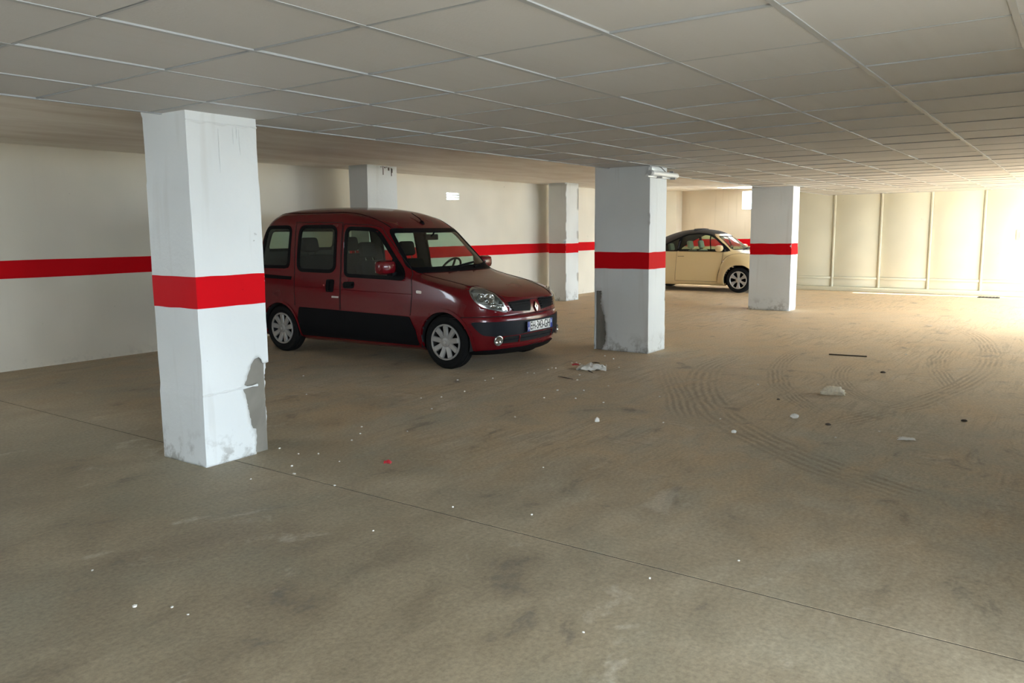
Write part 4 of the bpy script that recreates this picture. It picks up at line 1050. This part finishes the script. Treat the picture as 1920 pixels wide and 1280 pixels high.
for sg in (-1, 1):
    fr = ('side', sg)
    SB.panel('front_wing', fen_out+fen_in, fr, 0.006, 0.02, 'paint_cream', CAB, 0.045, offf=bulge(BFX))
    SB.panel('rear_wing', rear_out+rear_in, fr, 0.006, 0.02, 'paint_cream', CAB, 0.06, offf=bulge(BR))
    for cx in (BFX, BR):
        vs = []; fs = []
        for i in range(25):
            a = -0.25+(pi+0.5)*i/24
            for yy in (sg*0.28, sg*0.80): vs.append((cx+0.352*cos(a), yy, BZ+0.352*sin(a)))
        for i in range(24): fs.append((i*2, i*2+1, i*2+3, i*2+2))
        mesh_obj('wheel_housing', vs, fs, 'under_black', CAB, 60)
        make_wheel(CAB, cx, sg*0.715, BZ, 0.296, 0.19, sg, 0.205, 6, 'hub_silver', 'alloy')
    for wdw in (bw1, bw2):
        SB.panel('window_seal', grow(wdw, 0.022), fr, 0.003, 0.02, 'trim_black', CAB, 0.06, [grow(wdw, -0.006)])
        SB.panel('side_window', grow(wdw, -0.002), fr, -0.004, 0.004, 'glass_cream', CAB, 0.09)
    SB.panel('window_bar', [(-1.59, 0.975), (-1.525, 0.975), (-1.505, 1.315), (-1.57, 1.30)], fr, 0.005, 0.03, 'trim_black', CAB, 0.06)
    SB.panel('window_bar', [(-0.735, 0.975), (-0.715, 0.975), (-0.80, 1.36), (-0.825, 1.36)], fr, 0.002, 0.012, 'trim_black', CAB, 0.06)
    SB.panel('mirror_triangle', [(-0.43, 0.972), (-0.27, 0.972), (-0.33, 1.03), (-0.47, 1.145)], fr, 0.005, 0.02, 'trim_black', CAB, 0.06)
    SB.line('door_seam', spl([(-0.415, 0.955), (-0.425, 0.80), (-0.47, 0.60), (-0.53, 0.42), (-0.555, 0.245)], 4, False)+[(-1.625, 0.245), (-1.60, 0.60), (-1.585, 0.955)], fr, 0.005, 'seam_brown', CAB, 0.05)
    SB.line('wing_seam', fen_out[2:30], fr, 0.006, 'seam_brown', CAB, 0.05, 0.004)
    SB.line('belt_line', [(-0.25, 0.962), (-1.0, 0.962), (-2.2, 0.962)], fr, 0.005, 'seam_brown', CAB, 0.06)
    SB.panel('door_handle', rpoly([(-1.55, 0.845), (-1.40, 0.845), (-1.40, 0.868), (-1.55, 0.868)], 0.01), fr, 0.016, 0.02, 'paint_cream', CAB, 0.04)
    SB.panel('handle_recess', rpoly([(-1.56, 0.832), (-1.395, 0.832), (-1.395, 0.85), (-1.56, 0.85)], 0.008), fr, 0.002, 0.008, 'seam_brown', CAB, 0.04)
    m = bpy.data.objects.new('door_mirror', None); COL.objects.link(m); m.parent = CAB; m.location = (-0.47, sg*0.86, 1.035)
    rbox('mirror_housing', -0.085, 0.085, -0.10, 0.10, -0.075, 0.075, 'paint_cream', m, 0.06)
    box('mirror_arm', 0.0, 0.12, -0.13 if sg > 0 else 0.02, -0.02 if sg > 0 else 0.13, -0.085, -0.02, 'trim_black', m, 0.015)
    SB.panel('side_lamp', rpoly([(-0.43, 0.725), (-0.39, 0.725), (-0.385, 0.742), (-0.425, 0.742)], 0.005), fr, 0.010, 0.012, 'orange_lens', CAB, 0.03)
SB.panel('windscreen_seal', grow(bws, 0.012), ('front',), 0.002, 0.02, 'trim_black', CAB, 0.05, [grow(bws, -0.006)])
SB.panel('windscreen', grow(bws, -0.002), ('front',), -0.004, 0.004, 'glass_cream', CAB, 0.09)
SB.panel('windscreen_header', rpoly([(-0.47, 1.318), (0.47, 1.318), (0.43, 1.365), (-0.43, 1.365)], 0.01), ('front',), 0.006, 0.02, 'paint_cream', CAB, 0.05)
for a, b in (((-0.30, 0.985), (0.25, 1.03)), ((0.15, 0.985), (0.56, 1.02))):
    SB.line('wiper', [a, b], ('front',), 0.010, 'trim_black', CAB, 0.06, 0.018)
for sg in (-1, 1):
    p, n = SB.at(('rad', 0.0), A(sg*48), 0.66)
    q = n.to_track_quat('Z', 'Y').to_matrix().to_4x4(); q.translation = p
    e = bpy.data.objects.new('headlight', None); COL.objects.link(e); e.parent = CAB; e.matrix_local = q
    lathe('lamp_ring', [(0.10, -0.02), (0.115, 0.01), (0.105, 0.03), (0.095, 0.02)], 'paint_cream', e, 28, 'z')
    lathe('lamp_bowl', [(0.10, 0.018), (0.07, -0.01), (0.0, -0.02)], 'chrome', e, 28, 'z')
    lathe('lamp_lens', [(0.10, 0.02), (0.06, 0.04), (0.0, 0.046), (0.0, 0.042), (0.06, 0.036), (0.10, 0.016)], 'lens_clear', e, 28, 'z')
    SB.panel('tail_light', disc2(sg*0.42, 0.66, 0.07, 20), ('rear',), 0.008, 0.02, 'tail_red', CAB, 0.04)
for y in (-0.34, 0.34):
    seat(CAB, -1.02, y, 0.34, 'seat_cream', 0.46, 0.56); seat(CAB, -1.85, y, 0.36, 'seat_cream', 0.42, 0.46)
rbox('dashboard', -0.70, -0.14, -0.64, 0.64, 0.55, 0.955, 'lining_grey', CAB, 0.07)
sw = bpy.data.objects.new('steering_wheel', None); COL.objects.link(sw); sw.parent = CAB; sw.location = (-0.68, 0.34, 0.92); sw.rotation_euler = (0, radians(-62), 0)
tube('wheel_rim', [(0.18*cos(a), 0.18*sin(a), 0) for a in [2*pi*i/24 for i in range(24)]], 0.014, 'trim_black', sw, 8, True)
tube('wheel_spoke', [(0, -0.17, 0), (0, 0.17, 0)], 0.016, 'trim_black', sw, 6)
# ------------------------------------------------------------------ things lying on the floor
simple('plaster_bit', (0.72, 0.70, 0.64), 0.8, 0.0, 0.2, 20.0); simple('plastic_film', (0.80, 0.78, 0.72), 0.3, 0.0, 0.08, 12.0)
simple('red_scrap', (0.42, 0.02, 0.03), 0.5); simple('wood_dark', (0.05, 0.035, 0.022), 0.8, 0.0, 0.3, 25.0); simple('stone_tan', (0.80, 0.70, 0.54), 0.9, 0.0, 0.3, 40.0); simple('stone_dark', (0.10, 0.08, 0.06), 0.9, 0.0, 0.3, 40.0)
simple('drain_dark', (0.03, 0.03, 0.03), 0.6, 0.5)
def rock(name, x, y, sx, sy, sz, mat, seed, label, cat, group=None, rz=0.0, sub=2, rough=0.35):
    bm = bmesh.new(); bmesh.ops.create_icosphere(bm, subdivisions=sub, radius=1.0)
    for v in bm.verts:
        n = noise.noise(v.co*1.3+Vector((seed*3.1, seed, 0)))*rough+noise.noise(v.co*3.1+Vector((seed, 0, 9)))*rough*.5
        v.co = v.co*(1+n); v.co = Vector((v.co.x*sx, v.co.y*sy, v.co.z*sz))
        if v.co.z < -sz*0.45: v.co.z = -sz*0.45
    zm = min(v.co.z for v in bm.verts)
    for v in bm.verts: v.co.z -= zm
    o = bm_obj(name, bm, mat, None, 50)
    o.location = (x, y, 0.0); o.rotation_euler = (0, 0, rz)
    return tag(o, label, cat, group)
def sheet(name, x, y, sx, sy, h, mat, seed, label, cat, rz=0.0, n=14, fold=3.0, group=None):
    """crumpled thin film lying on the floor, with thickness"""
    V = []; F = []
    for i in range(n+1):
        for j in range(n+1):
            a, b = i/n*2-1, j/n*2-1
            e = 1+0.25*noise.noise(Vector((a*1.5, b*1.5, seed)))
            z = abs(noise.noise(Vector((a*fold, b*fold, seed+4))))*h*1.6+h*0.7*max(0, 1-a*a-b*b)
            V.append((a*sx*e, b*sy*e, 0.004+z))
    for i in range(n):
        for j in range(n):
            p = i*(n+1)+j; F.append((p, p+1, p+n+2, p+n+1))
    k = len(V); V += [(v[0], v[1], max(0.0, v[2]-0.004)) for v in V]; F += [tuple(i+k for i in f[::-1]) for f in F]
    ring = [i*(n+1) for i in range(n+1)]+[n*(n+1)+j for j in range(1, n+1)]+[i*(n+1)+n for i in range(n-1, -1, -1)]+[j for j in range(n-1, 0, -1)]
    for i in range(len(ring)):
        a, b = ring[i], ring[(i+1) % len(ring)]; F.append((a, b, b+k, a+k))
    o = mesh_obj(name, V, F, mat, None, 60); o.location = (x, y, 0); o.rotation_euler = (0, 0, rz)
    return tag(o, label, cat, group)
sheet('plastic_sheet', 7.40, 4.20, 0.11, 0.145, 0.035, 'plastic_film', 2.0, 'crumpled pale plastic sheet on the floor left of the middle pillar base', 'plastic', 0.4)
sheet('paper_scrap', 6.04, 0.90, 0.02, 0.055, 0.012, 'plastic_film', 7.0, 'curled pale strip of paper on the bare floor at the far right', 'paper', 0.35, 8)
sheet('red_scrap', 3.60, 3.55, 0.014, 0.022, 0.012, 'red_scrap', 5.0, 'small dark red scrap on the floor right of the nearest pillar', 'scrap', 0.3, 8)
sheet('red_scrap', 7.52, 4.48, 0.02, 0.035, 0.012, 'red_scrap', 9.0, 'small red scrap beside the plastic sheet and the van front', 'scrap', 0.8, 8)
rock('stone', 7.375, 1.72, 0.06, 0.105, 0.05, 'stone_tan', 3, 'large flat tan stone alone on the drive lane', 'stone', None, 0.15, 3, 0.55)
rock('stone', 6.28, 1.74, 0.030, 0.034, 0.022, 'plaster_bit', 5, 'small round pale stone in front of the flat tan stone', 'stone', None, 0.6)
rock('plaster_lump', 5.33, 2.98, 0.022, 0.022, 0.024, 'plaster_bit', 8, 'white cube-like plaster lump on the floor below the plastic sheet', 'plaster', None, 0.7, 1, 0.2)
rock('plaster_lump', 5.57, 1.97, 0.018, 0.020, 0.015, 'plaster_bit', 11, 'round white plaster lump beside the long curved tyre track', 'plaster', None, 0.2)
# dark slat
bm = bmesh.new(); add_box(bm, -0.012, 0.012, -0.205, 0.205, 0.0, 0.012, 0.003)
st = bm_obj('wood_slat', bm, 'wood_dark', None, 40); st.location = (9.75, 2.12, 0.0); st.rotation_euler = (0, 0, 0.13)
tag(st, 'thin dark strip of wood lying on the drive lane', 'slat')
# dark twigs next to the plastic sheet
for k, (x, y, L, rz, lb) in enumerate(((7.22, 4.12, 0.14, 0.9, 'thin dark splinter in front of the plastic sheet'), (7.75, 4.35, 0.10, 1.5, 'thin dark splinter between plastic sheet and middle pillar'), (6.77, 4.15, 0.22, 1.3, 'longest dark splinter in front of the plastic sheet'))):
    o = tube('splinter', [(-L/2, 0, 0.006), (0, 0.01, 0.009), (L/2, 0, 0.005)], [0.003, 0.006, 0.003], 'wood_dark', None, 6); o.location = (x, y, 0); o.rotation_euler = (0, 0, rz)
    tag(o, lb, 'splinter')
# dark pebbles on the lane
for k, (u, v, s, lb) in enumerate(((6.89, 2.05, .012, 'dark pebble between the two pale stones and the tyre tracks'), (6.18, 1.46, .016, 'dark pebble in front of the flat tan stone'), (6.86, 0.63, .018, 'dark pebble at the right edge of the drive lane'), (8.77, 1.56, .02, 'dark flat pebble behind the flat tan stone'))):
    rock('pebble', u, v, s, s*1.3, s*.6, 'stone_dark', 20+k, lb, 'pebble', 'dark pebbles on the lane')
# drain cover by the end wall
dc = empty('drain_cover', (19.42, 1.49, 0), 0, 'small dark drain cover on the floor before the panelled end wall', 'drain')
box('drain_frame', -0.10, 0.10, -0.20, 0.20, 0.0, 0.012, 'drain_dark', dc, 0.003)
for i in range(6): box('drain_bar', -0.085, 0.085, -0.17+i*0.062, -0.14+i*0.062, 0.0, 0.018, 'drain_dark', dc, 0.002)
# white plaster crumbs, one by one
CR = [(1.579, 2.989, .012), (1.66, 2.75, .006)]
for (x, y, s) in [(5.42, 6.53, 0.0115), (4.79, 5.74, 0.0113), (4.19, 4.4, 0.0107), (4.04, 4.26, 0.0093), (3.87, 4.17, 0.0099), (3.45, 3.84, 0.0082), (3.5, 4.1, 0.0092), (3.42, 4.21, 0.01), (3.21, 4.02, 0.0085), (3.11, 3.88, 0.0092), (3.09, 3.49, 0.0077), (5.24, 4.73, 0.0109), (4.96, 4.36, 0.0112), (5.38, 4.61, 0.0105), (5.69, 4.59, 0.0115), (6.37, 4.77, 0.011), (6.23, 4.76, 0.0116), (6.1, 5.01, 0.0125), (6.82, 4.65, 0.0117), (6.2, 3.89, 0.0115), (6.33, 3.68, 0.0103), (5.98, 3.56, 0.0108), (5.96, 3.27, 0.0114), (4.07, 2.66, 0.0083), (3.19, 2.67, 0.0084), (6.64, 3.59, 0.0105), (5.85, 3.81, 0.0108), (3.44, 4.43, 0.0102), (4.28, 4.01, 0.0093), (5.1, 3.6, 0.0104), (2.89, 4.01, 0.0079), (3.11, 3.87, 0.0088), (1.66, 2.86, 0.0079), (1.66, 3.48, 0.0073), (3.09, 3.49, 0.0089), (2.7, 2.78, 0.0069), (3.33, 2.25, 0.0078), (2.97, 1.4, 0.0079), (2.41, 1.4, 0.0062), (3.36, 1.15, 0.0078), (5.57, 2.53, 0.0091), (5.93, 2.21, 0.0101), (7.46, 2.42, 0.0124), (6.17, 1.1, 0.0097), (10.18, 1.57, 0.0145), (6.45, 2.97, 0.0101), (5.82, 1.32, 0.0098), (7.1, 4.57, 0.013), (7.21, 4.59, 0.0119), (7.22, 4.55, 0.0127), (7.61, 4.58, 0.0119), (7.66, 4.55, 0.0127), (7.6, 4.47, 0.0134), (8.25, 4.51, 0.0128), (8.11, 4.32, 0.0134), (7.62, 3.99, 0.0116), (7.0, 4.12, 0.0119), (6.75, 4.0, 0.0125), (6.21, 3.89, 0.0107), (6.83, 4.57, 0.0124)]: CR.append((x, y, s))
AREAS = [(lambda x, y: x < 2.6, 'tiny white crumb on the foreground floor left of the floor joint', 'foreground crumbs'),
         (lambda x, y: hypot(x-3.6, y-4.2) < 0.95, 'tiny white crumb on the floor around the nearest pillar base', 'crumbs by the nearest pillar'),
         (lambda x, y: x > 6.3 and y > 3.6, 'tiny white crumb on the floor around the crumpled plastic sheet', 'crumbs by the plastic sheet'),
         (lambda x, y: y > 3.2, 'tiny white crumb on the floor in front of the red van', 'crumbs before the van'),
         (lambda x, y: x > 5.2 and y < 2.7, 'tiny white crumb on the drive lane among the tyre tracks', 'crumbs on the drive lane'),
         (lambda x, y: True, 'tiny white crumb on the open floor beyond the floor joint', 'crumbs on the open floor')]
for k, (x, y, s) in enumerate(CR):
    lb, gp = next((l, g_) for t, l, g_ in AREAS if t(x, y))
    s *= 0.8
    rock('plaster_crumb', x, y, s, s*1.2, s*.7, 'plaster_bit', 40+k, lb, 'crumb', gp, k*0.7, 1)
# socket plate on the end wall
so = empty('wall_socket', (PX-0.012, 0.985, 1.30), 0, 'small square switch plate on the bright end wall at the right edge', 'switch')
box('plate', -0.012, 0.0, -0.13, 0.13, -0.11, 0.11, 'panel_cream', so, 0.004)
box('rocker', -0.020, -0.010, -0.07, 0.07, -0.06, 0.06, 'panel_cream', so, 0.004)
